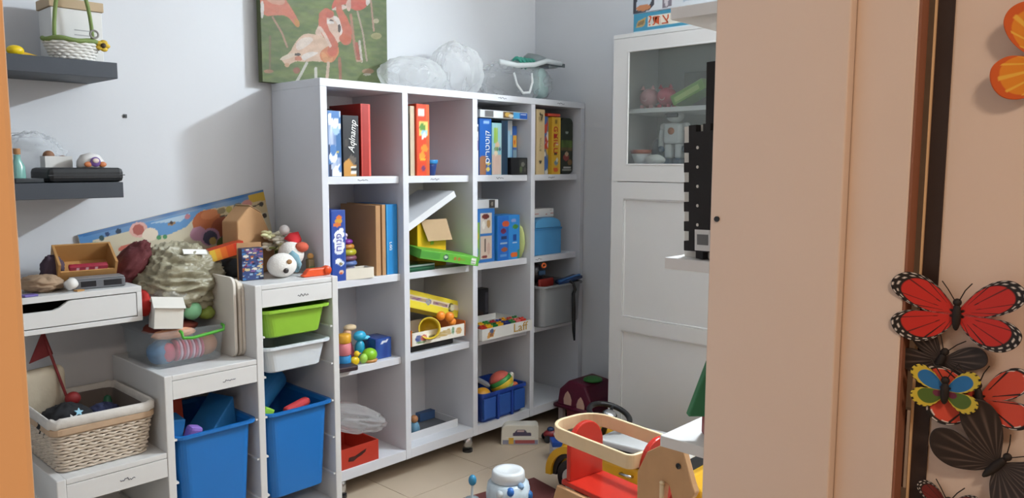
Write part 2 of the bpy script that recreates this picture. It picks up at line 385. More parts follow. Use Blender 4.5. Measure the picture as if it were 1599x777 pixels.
tag(MB().cyl(.055, .19, 28, (0, 0, 0)).build('foam_cylinder', FB, None, (1.415, -.26, .44), (0, math.radians(62), math.radians(25)), bev=.004), 'blue foam cylinder lying in the bin of the tall column', 'block')
block('foam_block', 'lime foam block behind the blue cylinder in the tall column bin', .10, .05, .05, FG, (1.50, -.17, .44), (.2, .1, .5))
block('foam_block', 'red foam strip along the front rim of the tall column bin', .12, .035, .03, FR, (1.545, -.385, .455), (.1, -.12, .25), .012)
block('foam_block', 'small lime foam wedge at the left of the tall column bin', .04, .05, .05, FG, (1.412, -.385, .455), (0, .5, 0))
tag(MB().prism([(-.07, 0), (.07, 0), (.07, .11)], -.06, .06).build('foam_wedge', FB, None, (1.245, -.30, .415), (0, -.1, .3), bev=.004), 'blue foam wedge in the middle step bin', 'block')
block('foam_block', 'orange foam block standing at the back of the middle step bin', .06, .05, .16, FO, (1.16, -.19, .46), (.05, -.08, .1))
block('foam_block', 'blue foam block at the left of the middle step bin', .06, .08, .14, FB, (1.088, -.33, .44), (.1, .15, 0))
block('foam_block', 'purple foam block between the orange and blue foam', .05, .04, .08, FP, (1.145, -.375, .435), (.2, .3, .2), .012)

# ------------------------------------------------------------------ black wall shelves, white drawer shelf
DARK = mat('charcoal_shelf', '#3a3f47', .55, var=.05)
for z, w_, nm in ((1.681, 'upper', 'holding the white woven basket'), (1.300, 'lower', 'holding the black case')):
    x1 = 1.006
    tag(MB().box(-.55, x1-.455, -.26, -.001, -.05, 0).build('floating_shelf', DARK, None, (.455-.0, 0, z), bev=.0015), '%s charcoal floating wall shelf %s' % (w_, nm), 'shelf')
ds = thing('drawer_shelf', 'white wall shelf with flat drawers and cut-out grips', 'shelf', (1.036-1.19, 0, .842))
MB().box(0, 1.19, -.29, -.001, .097, .116).box(0, 1.19, -.29, -.001, 0, .016).box(0, .016, -.29, -.001, .016, .097).box(1.174, 1.19, -.29, -.001, .016, .097).box(.587, .603, -.285, -.001, .016, .097).box(.016, 1.174, -.012, -.001, .016, .097).build('carcass', WHITE2, ds, bev=.0015)
for k in (0, 1):
    a = .018+k*.587; b = a+.567; m = (a+b)/2-.065
    # front with an oblong grip notch cut into its upper edge
    poly = [(a, .019), (b, .019), (b, .094), (m+.16, .094), (m+.145, .0925), (m+.118, .074), (m+.10, .068), (m-.10, .068), (m-.118, .074), (m-.145, .0925), (m-.16, .094), (a, .094)]
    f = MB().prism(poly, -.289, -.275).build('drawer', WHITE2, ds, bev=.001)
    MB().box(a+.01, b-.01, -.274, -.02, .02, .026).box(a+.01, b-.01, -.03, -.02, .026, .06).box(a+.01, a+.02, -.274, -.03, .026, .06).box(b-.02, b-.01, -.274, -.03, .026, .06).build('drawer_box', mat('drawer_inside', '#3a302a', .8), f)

# ------------------------------------------------------------------ glass-door cabinet
CX, CY0, CZ = 2.968, -.790, 1.943
cb = thing('cabinet', 'tall white cabinet with a glass upper door and panelled lower door', 'cabinet', (CX, CY0, 0))
CW = .80; dp = XB-CX-.004; t = .018; g = .02   # carcass starts 20 mm behind the doors' front
for y in (0, -CW+t): MB().box(g, dp, y-t, y, 0, CZ-.0185).build('side_panel', WHITE2, cb) if y == 0 else MB().box(g, dp, -CW, -CW+t, 0, CZ-.0185).build('side_panel', WHITE2, cb)
MB().box(g-.018, dp, -CW-.002, .002, CZ-.018, CZ).build('top_panel', WHITE2, cb, bev=.002)
MB().box(dp-.006, dp, -CW+t, -t, .07, CZ-.0185).build('back_panel', mat('cabinet_inside', '#b9bab6', .6), cb)
for z in (.06, 1.343): MB().box(g+.001, dp-.007, -CW+t+.0005, -t-.0005, z, z+.018).build('fixed_board', WHITE2, cb)
MB().box(g+.03, dp-.007, -CW+t+.0005, -t-.0005, 1.594, 1.614).build('inner_shelf', WHITE2, cb, bev=.001)
MB().box(g+.02, g+.035, -CW+t, -t, 0, .059).build('plinth', WHITE2, cb)
def door(nm, z0, z1, oy0, oy1, oz0, oz1):
    return MB().box(0, g-.001, oy1, -.001, z0, z1).box(0, g-.001, -CW+.001, oy0, z0, z1).box(0, g-.001, oy0, oy1, oz1, z1).box(0, g-.001, oy0, oy1, z0, oz0).build(nm, WHITE2, cb)
u_ = door('glass_door', 1.2865, CZ-.0195, -CW+.075, -.078, 1.359, 1.868)
MB().box(.008, .012, -CW+.075, -.078, 1.359, 1.868).build('glass_pane', GLASS, u_)
for (y0, y1, z0, z1) in ((-CW+.075, -.078, 1.359, 1.366), (-CW+.075, -.078, 1.861, 1.868), (-.085, -.078, 1.366, 1.861), (-CW+.075, -CW+.082, 1.366, 1.861)):
    MB().box(-.002, .007, y0, y1, z0, z1).build('glazing_bead', WHITE2, u_, bev=.002)
l_ = door('panel_door', .065, 1.2835, -CW+.07, -.068, .14, 1.208)
MB().box(0, g-.001, -CW+.07, -.068, .596, .660).build('middle_rail', WHITE2, l_)
for z0, z1 in ((.14, .596), (.66, 1.208)):
    MB().box(.010, .016, -CW+.07, -.068, z0, z1).build('door_panel', WHITE2, l_)
    for (y0, y1, a, b) in ((-CW+.07, -.068, z0, z0+.008), (-CW+.07, -.068, z1-.008, z1), (-.076, -.068, z0+.008, z1-.008), (-CW+.07, -CW+.078, z0+.008, z1-.008)):
        MB().box(.003, .010, y0, y1, a, b).build('panel_bead', WHITE2, l_, bev=.003)

# ------------------------------------------------------------------ white shelves on the doorway wall
SHW = mat('white_wall_shelf', '#e8e4e0', .45, var=.015)
for z, lab in ((.877, 'lowest white wall shelf beside the doorway holding the green tree'), (1.200, 'middle white wall shelf beside the doorway holding the black foam tiles'), (1.627, 'topmost white wall shelf beside the doorway above the glass cabinet door')):
    s_ = thing('wall_shelf', lab, 'shelf', (1.186, YC, z-.02))
    MB().box(0, .80, .001, .25, 0, .02).build('board', SHW, s_, bev=.001)
    for bx in (.09, .65):
        prof = [(.0015, -.0005), (.185, -.0005), (.178, -.012), (.15, -.022), (.08, -.030), (.0015, -.034)]
        MB().prism(prof, bx, bx+.028, 'x').build('bracket', SHW, s_, bev=.002)
# ------------------------------------------------------------------ boxes, games and books
def art(seed, cols, n=14, x=(0, 1), y=(0, 1), s=.16, rects=.3):
    r = random.Random(seed); L = []
    for _ in range(n):
        cx, cy = r.uniform(*x), r.uniform(*y); a = s*r.uniform(.4, 1.2); c = r.choice(cols)
        L.append(('rect', (cx-a, cx+a, cy-a*.35, cy+a*.35), c) if r.random() < rects else ('ell', (cx, cy, a*1.6, a*.5), c))
    return L
def pbox(name, label, cat, x0, x1, yf, dep, z0, z1, body, front=None, n=(14, 40), bg=None, rz=0, side=None, rough=.45, part='spine_print', rot=None, bev=.0012):
    """a box or book standing on z0 with its front at yf; `front` layers are printed on the face toward -y (unit square)"""
    w, h = x1-x0, z1-z0
    t = thing(name, label, cat, ((x0+x1)/2, yf+dep/2, z0), rz)
    if rot: t.rotation_euler = rot
    MB().box(-w/2, w/2, -dep/2, dep/2, 0, h).build('body', body if not isinstance(body, str) else flat(body, rough), t, bev=bev)
    if front is not None:
        panel(part, t, w-.003, h-.003, n[0], n[1], bg or (body if isinstance(body, str) else '#ffffff'), front, (0, 1, 0, 1), (-w/2+.0015, -dep/2-.0004, .0015), rough=rough)
    if side is not None:
        panel('side_print', t, dep-.003, h-.003, 24, 30, side[0], side[1], (0, 1, 0, 1), (-w/2-.0004, dep/2-.0015, .0015), (0, 0, -PI/2), rough=rough)
    return t
a_, b_, c_, d_ = SZ['a'], SZ['b'], SZ['c'], SZ['d']
WM = mat('white_lettering', '#f2f2ee', .5); RM = mat('red_lettering', '#b8261e', .5); DM = mat('dark_lettering', '#2a2622', .5); YM = mat('yellow_lettering', '#e8c520', .5)
# --- compartment 1, top row
pbox('puzzle_box', 'pale blue and white puzzle box, leftmost on the top row', 'box', 1.754, 1.814, -.318, .17, a_, 1.567, '#6f8fbd',
     [('mottle', 3, '#dfe6f2', 9, .6, .9), ('mottle', 8, '#2d5796', 14, .7, .5), ('poly', [(0, 0), (.25, 0), (.1, .5), (0, .5)], '#20294a'), ('rect', (.62, 1, .3, .92), '#35679c'), ('rect', (.4, .8, .36, .39), '#c9b64a')]+art(5, ['#e9eef5', '#4b7ab5', '#9fc0dd'], 16, s=.2))
t = pbox('game_box', 'black game box with white script on its spine and gold base', 'box', 1.822, 1.898, -.318, .17, a_, 1.552, '#202126',
     [('poly', [(0, 0), (.85, 0), (.85, .16), (.35, .30), (0, .22)], '#c08a3c'), ('poly', [(.35, .3), (.7, .18), (.85, .3), (.5, .36)], '#5a5148'), ('rect', (.45, .85, .04, .16), '#e4e0d6'), ('rect', (.45, .85, .065, .075), '#3a3630'), ('rect', (.45, .85, .095, .105), '#3a3630'), ('rect', (.45, .85, .125, .135), '#3a3630'), ('ell', (.2, .55, .12, .06), '#3a3432')])
text(t, 'Aqlnamp', .042, WM, (.006, -.0875, .158), (PI/2, -PI/2+.10, 0), squash=.85, shear=.4)
pbox('flat_box', 'grey brown flat box standing behind the pale blue and black boxes', 'box', 1.735, 1.903, -.13, .03, a_, 1.588, '#6b6462')
pbox('game_box', 'plain red game box standing at the end of the leftmost top compartment', 'box', 1.909, 1.957, -.318, .22, a_, 1.602, '#a4261c', [('rect', (.8, 1, 0, 1), '#d9584a'), ('rect', (0, .12, 0, 1), '#c8453a'), ('mottle', 4, '#8f1a12', 8, .5, .35)])
# --- compartment 2
pbox('book', 'dark grey book against the left side of the second top compartment', 'book', 2.128, 2.168, -.305, .2, a_, 1.575, '#3a3c40', [('rect', (.3, .8, .5, .9), '#585a60')])
pbox('flat_box', 'thin beige box beside the orange red game box', 'box', 2.172, 2.197, -.308, .2, a_, 1.608, '#c6b49a')
t = pbox('game_box', 'orange red board game box with cartoon pictures on its spine', 'box', 2.199, 2.272, -.318, .22, a_, 1.618, '#d2431f',
     [('rect', (.72, 1, 0, 1), '#c65a2a'), ('rect', (.12, .62, .83, .95), '#e8d9cf'), ('rect', (.2, .9, .56, .76), '#d8c86a'), ('ell', (.45, .68, .25, .05), '#5c8a3c'), ('ell', (.6, .6, .25, .04), '#9cc6e2'), ('poly', [(.3, .5), (.8, .56), (.6, .62)], '#e9e4da'), ('ell', (.6, .38, .28, .05), '#e8892c'), ('ell', (.4, .28, .25, .05), '#e9922f'), ('ell', (.5, .1, .2, .035), '#6d3560'), ('ell', (.45, .22, .2, .02), '#e8b02e')])
t = thing('bowl', 'small dark blue plastic bowl beside the orange red box', 'bowl', (2.312, -.275, a_))
MB().lathe([(.018, 0), (.022, .002), (.032, .068), (.030, .069), (.020, .006), (.001, .005)], 24).build('bowl_body', flat('#1d3a7a', .3), t, smooth=True)
MB().lathe([(.0322, .052), (.0332, .054), (.0342, .068), (.0335, .069)], 24).build('bowl_rim', flat('#2f87c6', .3), t, smooth=True)
# --- compartment 3
pbox('game_box', 'narrow white box at the left of the third top compartment', 'box', 2.540, 2.570, -.318, .2, a_, 1.545, '#d8d4cf', art(9, ['#3a3c44', '#7a6ea0', '#c9b890'], 8, s=.2))
t = pbox('game_box', 'royal blue game box with white script, under the flat photo box', 'box', 2.573, 2.652, -.322, .22, a_, 1.574, '#1c5cae',
     [('rect', (.3, .85, .92, .96), '#8fb3dd'), ('poly', [(0, 0), (1, 0), (1, .36), (0, .32)], '#9a6a4a'), ('rect', (.55, .95, .0, .36), '#2560a8'), ('ell', (.75, .2, .18, .03), '#d8c25a'), ('ell', (.7, .1, .16, .03), '#d8c25a')])
text(t, 'סירטטוק', .042, WM, (.012, -.1115, .13), SPINE)
pbox('game_box', 'pale green and pink game box beside the royal blue one', 'box', 2.655, 2.721, -.322, .2, a_, 1.556, '#8cc6cf',
     [('poly', [(0, 0), (1, 0), (1, .40), (0, .38)], '#cdb0a2'), ('rect', (.15, .6, .62, .92), '#8fb848'), ('ell', (.55, .58, .25, .05), '#d7b48c'), ('ell', (.45, .5, .3, .04), '#4f8a4a'), ('ell', (.8, .5, .14, .03), '#2d3f78'), ('ell', (.4, .42, .2, .05), '#e0cfae'), ('mottle', 5, '#e3d3c5', 20, .6, .25)])
pbox('game_box', 'dark navy game box in the third top compartment', 'box', 2.725, 2.768, -.318, .2, a_, 1.57, '#2a3a4c', [('mottle', 6, '#16405e', 8, .5, .7)])
pbox('book', 'white and sky blue book behind the small black box', 'book', 2.826, 2.860, -.262, .15, a_, 1.576, '#7fb4d6', [('rect', (0, 1, .75, 1), '#c8cdd0'), ('rect', (.0, .5, 0, .8), '#a6cfe6')])
pbox('book', 'narrow blue book with a yellow cartoon face', 'book', 2.862, 2.892, -.262, .15, a_, 1.550, '#2f5ea8', [('rect', (0, 1, .56, .80), '#d9a63c'), ('ell', (.45, .67, .25, .05), '#c8662c'), ('rect', (0, 1, .1, .5), '#7d97a4'), ('rect', (0, 1, 0, .2), '#dfe5e8')])
pbox('small_box', 'small black box at the front of the third top compartment', 'box', 2.776, 2.892, -.334, .06, a_, 1.394, '#17171a', [('rect', (.5, .95, .08, .92), '#2f302c'), ('ell', (.72, .62, .12, .14), '#6a6a62'), ('ell', (.6, .3, .08, .2), '#4f5c3a'), ('ell', (.85, .3, .07, .15), '#4a463f')], (30, 22))
pbox('game_box', 'flat white and blue photo box lying across the top of the games', 'box', 2.566, 2.892, -.333, .24, 1.5775, 1.613, '#cfd2d4',
     [('rect', (.1, .27, .05, .95), '#6a6a6a'), ('rect', (.27, .46, .05, .95), '#e6ecee'), ('rect', (.47, .68, .08, .92), '#6b5030'), ('ell', (.57, .55, .07, .35), '#d8b25a'), ('ell', (.64, .4, .05, .3), '#e4dccb'), ('rect', (.70, .84, .05, .95), '#4fa6dd'), ('rect', (.84, 1, .05, .95), '#1f55ac'), ('rect', (.86, .97, .65, .75), '#dfe8f4')], (50, 10))
# --- compartment 4
pbox('book', 'dark maroon book at the left of the fourth top compartment', 'book', 2.929, 2.962, -.30, .18, a_, 1.575, '#5a231c')
t = pbox('book', 'tall beige book with faded black lettering', 'book', 2.966, 3.030, -.326, .2, a_, 1.636, '#cdb58a', [('ell', (.55, .86, .3, .05), '#8a7a5a'), ('ell', (.6, .9, .2, .03), '#6a5e48'), ('mottle', 3, '#b99f70', 6, .3, .4), ('ell', (.5, .19, .17, .02), '#2c2620')])
text(t, 'ל', .05, DM, (.004, -.1016, .285), FRONT); text(t, 'תילרוגא', .022, mat('faded_ink', '#a8946c', .6), (.0, -.1016, .15), SPINE)
pbox('book', 'multicoloured book between the beige and the yellow book', 'book', 3.034, 3.084, -.305, .2, a_, 1.605, '#7a7f86', art(12, ['#b8402c', '#3f68a8', '#d8d6cf', '#c8a030', '#4a7a8a'], 22, s=.25))
t = pbox('game_box', 'yellow game box with red vertical lettering and a red top', 'box', 3.087, 3.156, -.326, .22, a_, 1.602, '#d3a52c', [('rect', (.8, 1, 0, 1), '#dcb64a'), ('rect', (.3, .6, .88, .96), '#8a6a20'), ('ell', (.45, .08, .28, .045), '#d0582a'), ('ell', (.5, .2, .22, .05), '#6f8a96'), ('ell', (.6, .25, .16, .03), '#cfd2c8'), ('ell', (.45, .36, .2, .035), '#3a3226'), ('ell', (.6, .53, .14, .03), '#e0c8b8')])
text(t, 'הרותפ', .052, RM, (-.006, -.1116, .175), SPINE)
pbox('game_box', 'red flat box resting on top of the yellow game box', 'box', 3.06, 3.157, -.322, .2, 1.6055, 1.620, '#b83a26', [('rect', (0, 1, .4, .55), '#e0735a')], (20, 6))
t = thing('jungle_bag', 'dark green printed bag with rounded top in the fourth top compartment', 'bag', (3.226, -.25, a_))
pr_ = rrect(-.052, .052, 0, .292, .03, 5)
MB().prism(pr_, -.06, .06).build('body', flat('#232b20', .5), t, bev=.004)
panel('front_print', t, .09, .25, 26, 60, '#27301f', [('rect', (0, 1, .48, .66), '#56702c'), ('rect', (0, 1, .44, .5), '#6a5a34'), ('mottle', 2, '#151c14', 14, .8, .5), ('ell', (.45, .3, .28, .07), '#8a3a34'), ('ell', (.5, .37, .16, .05), '#b99a7a'), ('ell', (.8, .2, .2, .06), '#7a5a34'), ('rect', (.1, .95, .03, .05), '#9a9a90'), ('rect', (.2, .9, .08, .1), '#b8b8b0'), ('ell', (.5, .82, .14, .03), '#8a968a')], (0, 1, 0, 1), (-.045, -.0605, .012))

# --- second row
t = pbox('toy_box', 'deep blue toy box with white cloud lettering at the left of the second row', 'box', 1.752, 1.818, -.33, .2, b_, 1.180, '#24479c',
     [('rect', (.93, 1, 0, 1), '#35529e'), ('ell', (.55, .90, .22, .03), '#d8742c'), ('ell', (.5, .85, .3, .035), '#c8962c'), ('ell', (.4, .80, .3, .03), '#cf6d30'), ('ell', (.55, .66, .38, .06), '#eef1f6'), ('ell', (.45, .58, .36, .06), '#e8ecf4'), ('ell', (.55, .5, .4, .07), '#eef1f6'), ('ell', (.5, .43, .34, .05), '#e8ecf4'), ('ell', (.7, .72, .2, .03), '#f0f2f6'), ('ell', (.45, .28, .25, .04), '#eef1f6'), ('ell', (.65, .25, .22, .04), '#dfe5f0'), ('ell', (.62, .24, .14, .02), '#8a7a50'), ('ell', (.65, .12, .2, .03), '#d8b8a0'), ('ell', (.62, .11, .1, .018), '#d0602c')], (20, 70))
text(t, 'חונפ', .038, mat('blue_violet_lettering', '#5b5fb0', .5), (0, -.1016, .155), SPINE)
CARDIN = mat('brown_card', '#7d5f45', .85, var=.06)
pbox('cardboard_box', 'tall brown cardboard box whose big side faces the stacking toy', 'box', 1.978, 2.002, -.315, .25, b_, 1.190, KRAFT)
pbox('cardboard_box', 'thin brown cardboard sheet box next to the blue binder', 'box', 2.008, 2.026, -.318, .25, b_, 1.193, KRAFT)
t = pbox('binder', 'bright blue ring binder at the right of the second row, first column', 'binder', 2.030, 2.088, -.318, .24, b_, 1.193, '#1c7fbe', [('rect', (0, .12, 0, 1), '#3f97cc'), ('rect', (.5, 1, 0, 1), '#1a78b6')])
text(t, 'ספר', .02, WM, (-.008, -.1216, .12), SPINE)
t = thing('stacking_toy', 'stacking ring toy with purple top and yellow ring behind the white card box', 'toy', (1.882, -.235, b_))
z = 0
for nm, r, h, c in (('ring', .045, .045, '#7a7488'), ('ring', .046, .022, '#5a6ea0'), ('ring', .045, .022, '#7a4a5a'), ('ring', .044, .026, '#b0a828'), ('ring', .036, .020, '#b87a2c'), ('ring', .030, .020, '#7a2a8a')):
    MB().lathe([(.01, z), (r-.008, z), (r, z+h*.3), (r, z+h*.7), (r-.008, z+h), (.01, z+h)], 24).build(nm, flat(c, .35), t, smooth=True); z += h
MB().cyl(.006, z+.012, 10).ball(.010, .010, .010, (0, 0, z+.016), 12, 8).build('post', flat('#c9b6c6', .4), t, smooth=True)
t = thing('card_box', 'small white open card box in front of the stacking toy', 'box', (1.884, -.300, b_), -3)
MB().box(-.066, .066, -.034, -.031, 0, .043).box(-.066, .066, .031, .034, 0, .043).box(-.066, -.063, -.031, .031, 0, .043).box(.063, .066, -.031, .031, 0, .043).box(-.063, .063, -.031, .031, 0, .003).build('box_wall', flat('#dcd5c6', .7), t)
MB().box(-.066, -.002, -.032, -.026, .0432, .046).build('lid_flap', flat('#cfc7b8', .7), t)
# column 2
t = thing('box_lid', 'white box lid leaning at a slant in the second row', 'lid', (2.272, -.20, 1.1695)); t.rotation_euler = (0, math.radians(-27), 0)
MB().box(-.155, .155, -.125, .125, -.001, .002).box(-.155, .155, -.125, -.122, -.027, -.001).box(-.155, .155, .122, .125, -.027, -.001).box(-.155, -.152, -.122, .122, -.027, -.001).box(.152, .155, -.122, .122, -.027, -.001).build('lid_shell', flat('#dcdde0', .5), t)
t = thing('yellow_box', 'yellow cardboard box with an open brown flap', 'box', (2.345, -.17, b_))
MB().box(-.085, .085, -.07, .07, 0, .205).build('body', flat('#dcab12', .5), t, bev=.001)
MB().box(-.085, .085, -.0745, -.0705, 0, .205).build('front_board', flat('#e2b414', .5), t)
MB().box(-.01, .01, -.076, -.0748, .10, .118).build('green_sticker', flat('#8fae2c', .5), t)
MB().prism([(-.07, 0), (.085, 0), (.10, -.1), (-.045, -.098)], -.001, .002).build('open_flap', mat('flap_card', '#b89a78', .8), t, (0, -.078, .215), (math.radians(-14), 0, 0))
t = thing('game_box', 'flat lime green game box tilted out over the front of the second row', 'box', (2.352, -.312, .952)); t.rotation_euler = (math.radians(4), math.radians(10.5), math.radians(-13))
MB().box(-.15, .15, -.07, .07, -.020, .020).build('body', flat('#5fae38', .4), t, bev=.0015)
panel('side_print', t, .297, .037, 70, 12, '#62b13a', [('rect', (0, .32, .1, .9), '#4c9a3a'), ('ell', (.42, .5, .045, .36), '#24465a'), ('ell', (.42, .55, .025, .2), '#cfe2c8'), ('rect', (.55, .75, .4, .6), '#7f9a30'), ('ell', (.58, .5, .02, .2), '#b85a2c'), ('ell', (.65, .48, .02, .2), '#b85a2c'), ('rect', (.86, .95, .15, .85), '#e8ece4'), ('rect', (.87, .94, .25, .33), '#303430'), ('rect', (.87, .94, .5, .58), '#303430'), ('mottle', 3, '#4a9430', 30, 1, .25)], (0, 1, 0, 1), (-.1485, -.0704, -.0185))
pbox('folder', 'dark green glossy folder lying under the lime green box', 'folder', 2.130, 2.285, -.332, .22, b_, .928, '#1d4a34', [('rect', (0, 1, .35, .45), '#3f7a58'), ('rect', (0, 1, .8, .9), '#9aa8a0')], (20, 10), rough=.2)
t = pbox('card_stack', 'upright stack of small grey and white cards left of the yellow box', 'cards', 2.128, 2.185, -.27, .12, .9285, 1.075, '#5d6570', [('rect', (0, .6, .1, .15), '#d9dde0'), ('rect', (0, .6, .25, .33), '#d9dde0'), ('rect', (0, .6, .42, .5), '#d9dde0'), ('rect', (0, .6, .58, .66), '#d9dde0'), ('rect', (0, .6, .74, .84), '#d9dde0')])
# column 3
pbox('game_box', 'blue framed game box with picture windows in the third column', 'box', 2.548, 2.684, -.312, .16, b_, 1.152, '#2f6fb4',
     [('rect', (0, .25, .04, .75), '#7fa84a'), ('ell', (.1, .2, .1, .1), '#3a8aa4'), ('ell', (.1, .5, .12, .08), '#b8a83a'), ('rect', (.3, .86, .54, .93), '#cfc6bb'), ('rect', (.3, .86, .06, .49), '#d3c0ae'), ('ell', (.55, .86, .18, .05), '#6a2a24'), ('ell', (.7, .72, .1, .08), '#b08a5a'), ('ell', (.45, .7, .08, .08), '#e6e2d8'), ('rect', (.5, .56, .2, .44), '#6a5a52'), ('ell', (.7, .25, .08, .12), '#c8a89a'), ('ell', (.5, .1, .15, .03), '#7a2a2a')], (40, 60))
pbox('game_box', 'bright blue game box with small product pictures in the third column', 'box', 2.692, 2.848, -.325, .12, b_, 1.115, '#2f86cf',
     [('rect', (0, .48, 0, 1), '#2168be'), ('ell', (.35, .82, .16, .07), '#c8552c'), ('ell', (.25, .66, .13, .06), '#6a2448'), ('rect', (.15, .4, .47, .55), '#24305c'), ('rect', (.1, .42, .36, .4), '#9fb8cc'), ('ell', (.3, .24, .15, .05), '#a05a3c'), ('rect', (.1, .4, .08, .14), '#5f92cc'), ('ell', (.72, .88, .12, .04), '#8f9ad0'), ('ell', (.8, .74, .14, .05), '#4a8a3a'), ('rect', (.7, .85, .42, .56), '#1f4a96'), ('rect', (.68, .88, .36, .39), '#d8e0e8'), ('ell', (.75, .1, .18, .06), '#d86a2a'), ('rect', (.9, 1, 0, .2), '#2f8a7a')], (44, 56))
pbox('small_box', 'white box with a dark end lying on the blue framed game box', 'box', 2.552, 2.716, -.305, .12, 1.1530, 1.194, '#c9cbcd', [('rect', (.62, .86, 0, 1), '#3a3836'), ('ell', (.75, .5, .05, .25), '#8a8478'), ('rect', (.9, 1, .1, .9), '#d8d8dc')], (40, 10))
t = thing('pop_up_net', 'round pale green net toy standing behind the bright blue box', 'toy', (2.815, -.115, b_+.126))
NET = mat('green_net', '#b8cf8a', .6, kind='clear', alpha=.6)
MB().lathe([(.001, -.008), (.05, -.012), (.10, -.008), (.118, 0)], 36, axis='y').build('net', NET, t, smooth=True)
MB().tube([(.075*0+.12*math.cos(a), 0, .12*math.sin(a)) for a in np.linspace(0, 2*PI, 40, endpoint=False)], .0045, 8, True).build('hoop', flat('#a9c46a', .5), t, smooth=True)
t.location = (2.773, -.10, b_+.125); t.rotation_euler = (math.radians(-4), 0, math.radians(0))
t2 = thing('green_disc', 'pale yellow green rounded pouch beside the bright blue box', 'pouch', (2.868, -.27, b_))
crumple(.044, .14, .20, 31, 32, 24, .08, .10).build('pouch', mat('yellow_green_cloth', '#c2cf86', .8, bump=.3), t2, smooth=True)
# column 4
t = thing('storage_box', 'blue toy box with an arched lid in the fourth column', 'box', (3.082, -.22, b_))
body = MB().box(-.106, .106, -.09, .09, 0, .14).build('body', flat('#4d96cc', .4), t, bev=.003)
arch = [(-.10, .1405), (.10, .1405)]+[(.10*math.cos(a)*1.0, .1405+.052*math.sin(a)**.6) for a in np.linspace(.05, PI-.05, 14)]
MB().prism(arch, -.092, .092).build('lid', flat('#57a1d4', .4), t, bev=.002)
MB().box(-.108, .108, -.094, -.0905, .128, .139).build('lid_lip', flat('#3f86bd', .4), t)
pbox('small_box', 'white box with red print lying on the blue arched box', 'box', 2.980, 3.160, -.28, .12, b_+.1935, b_+.236, '#d9d6d2', art(22, ['#b8483c', '#e8e4e0', '#b8b0a8', '#c86a5a'], 10, y=(.2, .8), s=.07), (40, 10))

# --- third row
t = thing('stacking_blocks', 'tower of orange, pink and blue cups in the third row', 'toy', (1.822, -.30, c_))
for z0, h, r, c in ((0, .05, .026, '#2a86c0'), (.0505, .05, .027, '#d87f86'), (.101, .036, .028, '#d9a02c')):
    MB().lathe([(r-.003, z0), (r, z0+.004), (r, z0+h-.004), (r-.004, z0+h)], 20).build('cup', flat(c, .4), t, smooth=True)
t = thing('duck_toy', 'small yellow plastic bird beside the cup tower', 'toy', (1.862, -.312, c_))
MB().ball(.022, .016, .020, (0, 0, .0195)).build('body', flat('#e0bf1a', .35), t, smooth=True); MB().ball(.012, .012, .013, (.010, -.002, .048)).build('head', flat('#e6c622', .35), t, smooth=True); MB().lathe([(.005, 0), (.0005, .012)], 10, (.020, -.004, .048), 'x').build('beak', flat('#d8782a', .4), t)
t = thing('doll', 'little doll in a dark red dress with cream hair', 'doll', (1.896, -.215, c_))
MB().lathe([(.001, 0), (.034, .002), (.030, .03), (.018, .075), (.013, .10), (.001, .105)], 20).build('dress', flat('#6a2030', .6), t, smooth=True)
MB().ball(.018, .018, .019, (0, 0, .118)).build('head', flat('#d9ab8a', .5), t, smooth=True)
MB().ball(.030, .022, .014, (.014, 0, .138)).build('hair', flat('#cdb693', .7), t, smooth=True)
t = thing('bird_toy', 'turquoise plastic bird standing behind the lime turtle', 'toy', (1.945, -.235, c_))
MB().ball(.024, .020, .042, (0, 0, .0415)).build('body', flat('#2f9ec0', .3), t, smooth=True); MB().ball(.030, .022, .022, (0, 0, .100)).build('head', flat('#37acd4', .3), t, smooth=True); MB().ball(.024, .012, .010, (.026, -.004, .088)).build('wing', flat('#63c3e2', .3), t, smooth=True)
t = thing('turtle_toy', 'lime green toy turtle with a pale head', 'toy', (1.938, -.300, c_))
MB().ball(.034, .030, .028, (.008, 0, .030)).build('shell', flat('#84bf26', .35), t, smooth=True); MB().ball(.018, .016, .020, (-.030, -.010, .022)).build('head', flat('#a2d158', .35), t, smooth=True)
MB().lathe([(.001, 0), (.030, .001), (.034, .010), (.001, .012)], 20, (.008, 0, 0)).build('belly', flat('#c08a4a', .5), t, smooth=True)
t = pbox('blue_box', 'dark blue plastic box with a white mark in the third row', 'box', 1.978, 2.062, -.300, .10, c_, .625, '#233f86', [('mottle', 4, '#3a62b0', 6, .4, .6), ('poly', [(.3, .72), (.75, .8), (.8, .92), (.4, .86)], '#d8dce6')], (24, 20), rough=.25, bev=.004)
tag(MB().prism(rrect(-.048, .048, -.036, .036, .01), 0, .020, 'z').build('handheld_game', flat('#33262b', .4), None, (1.79, -.340, c_), (0, 0, -.12), bev=.004), 'flat dark brown handheld game at the front edge of the third row', 'toy')
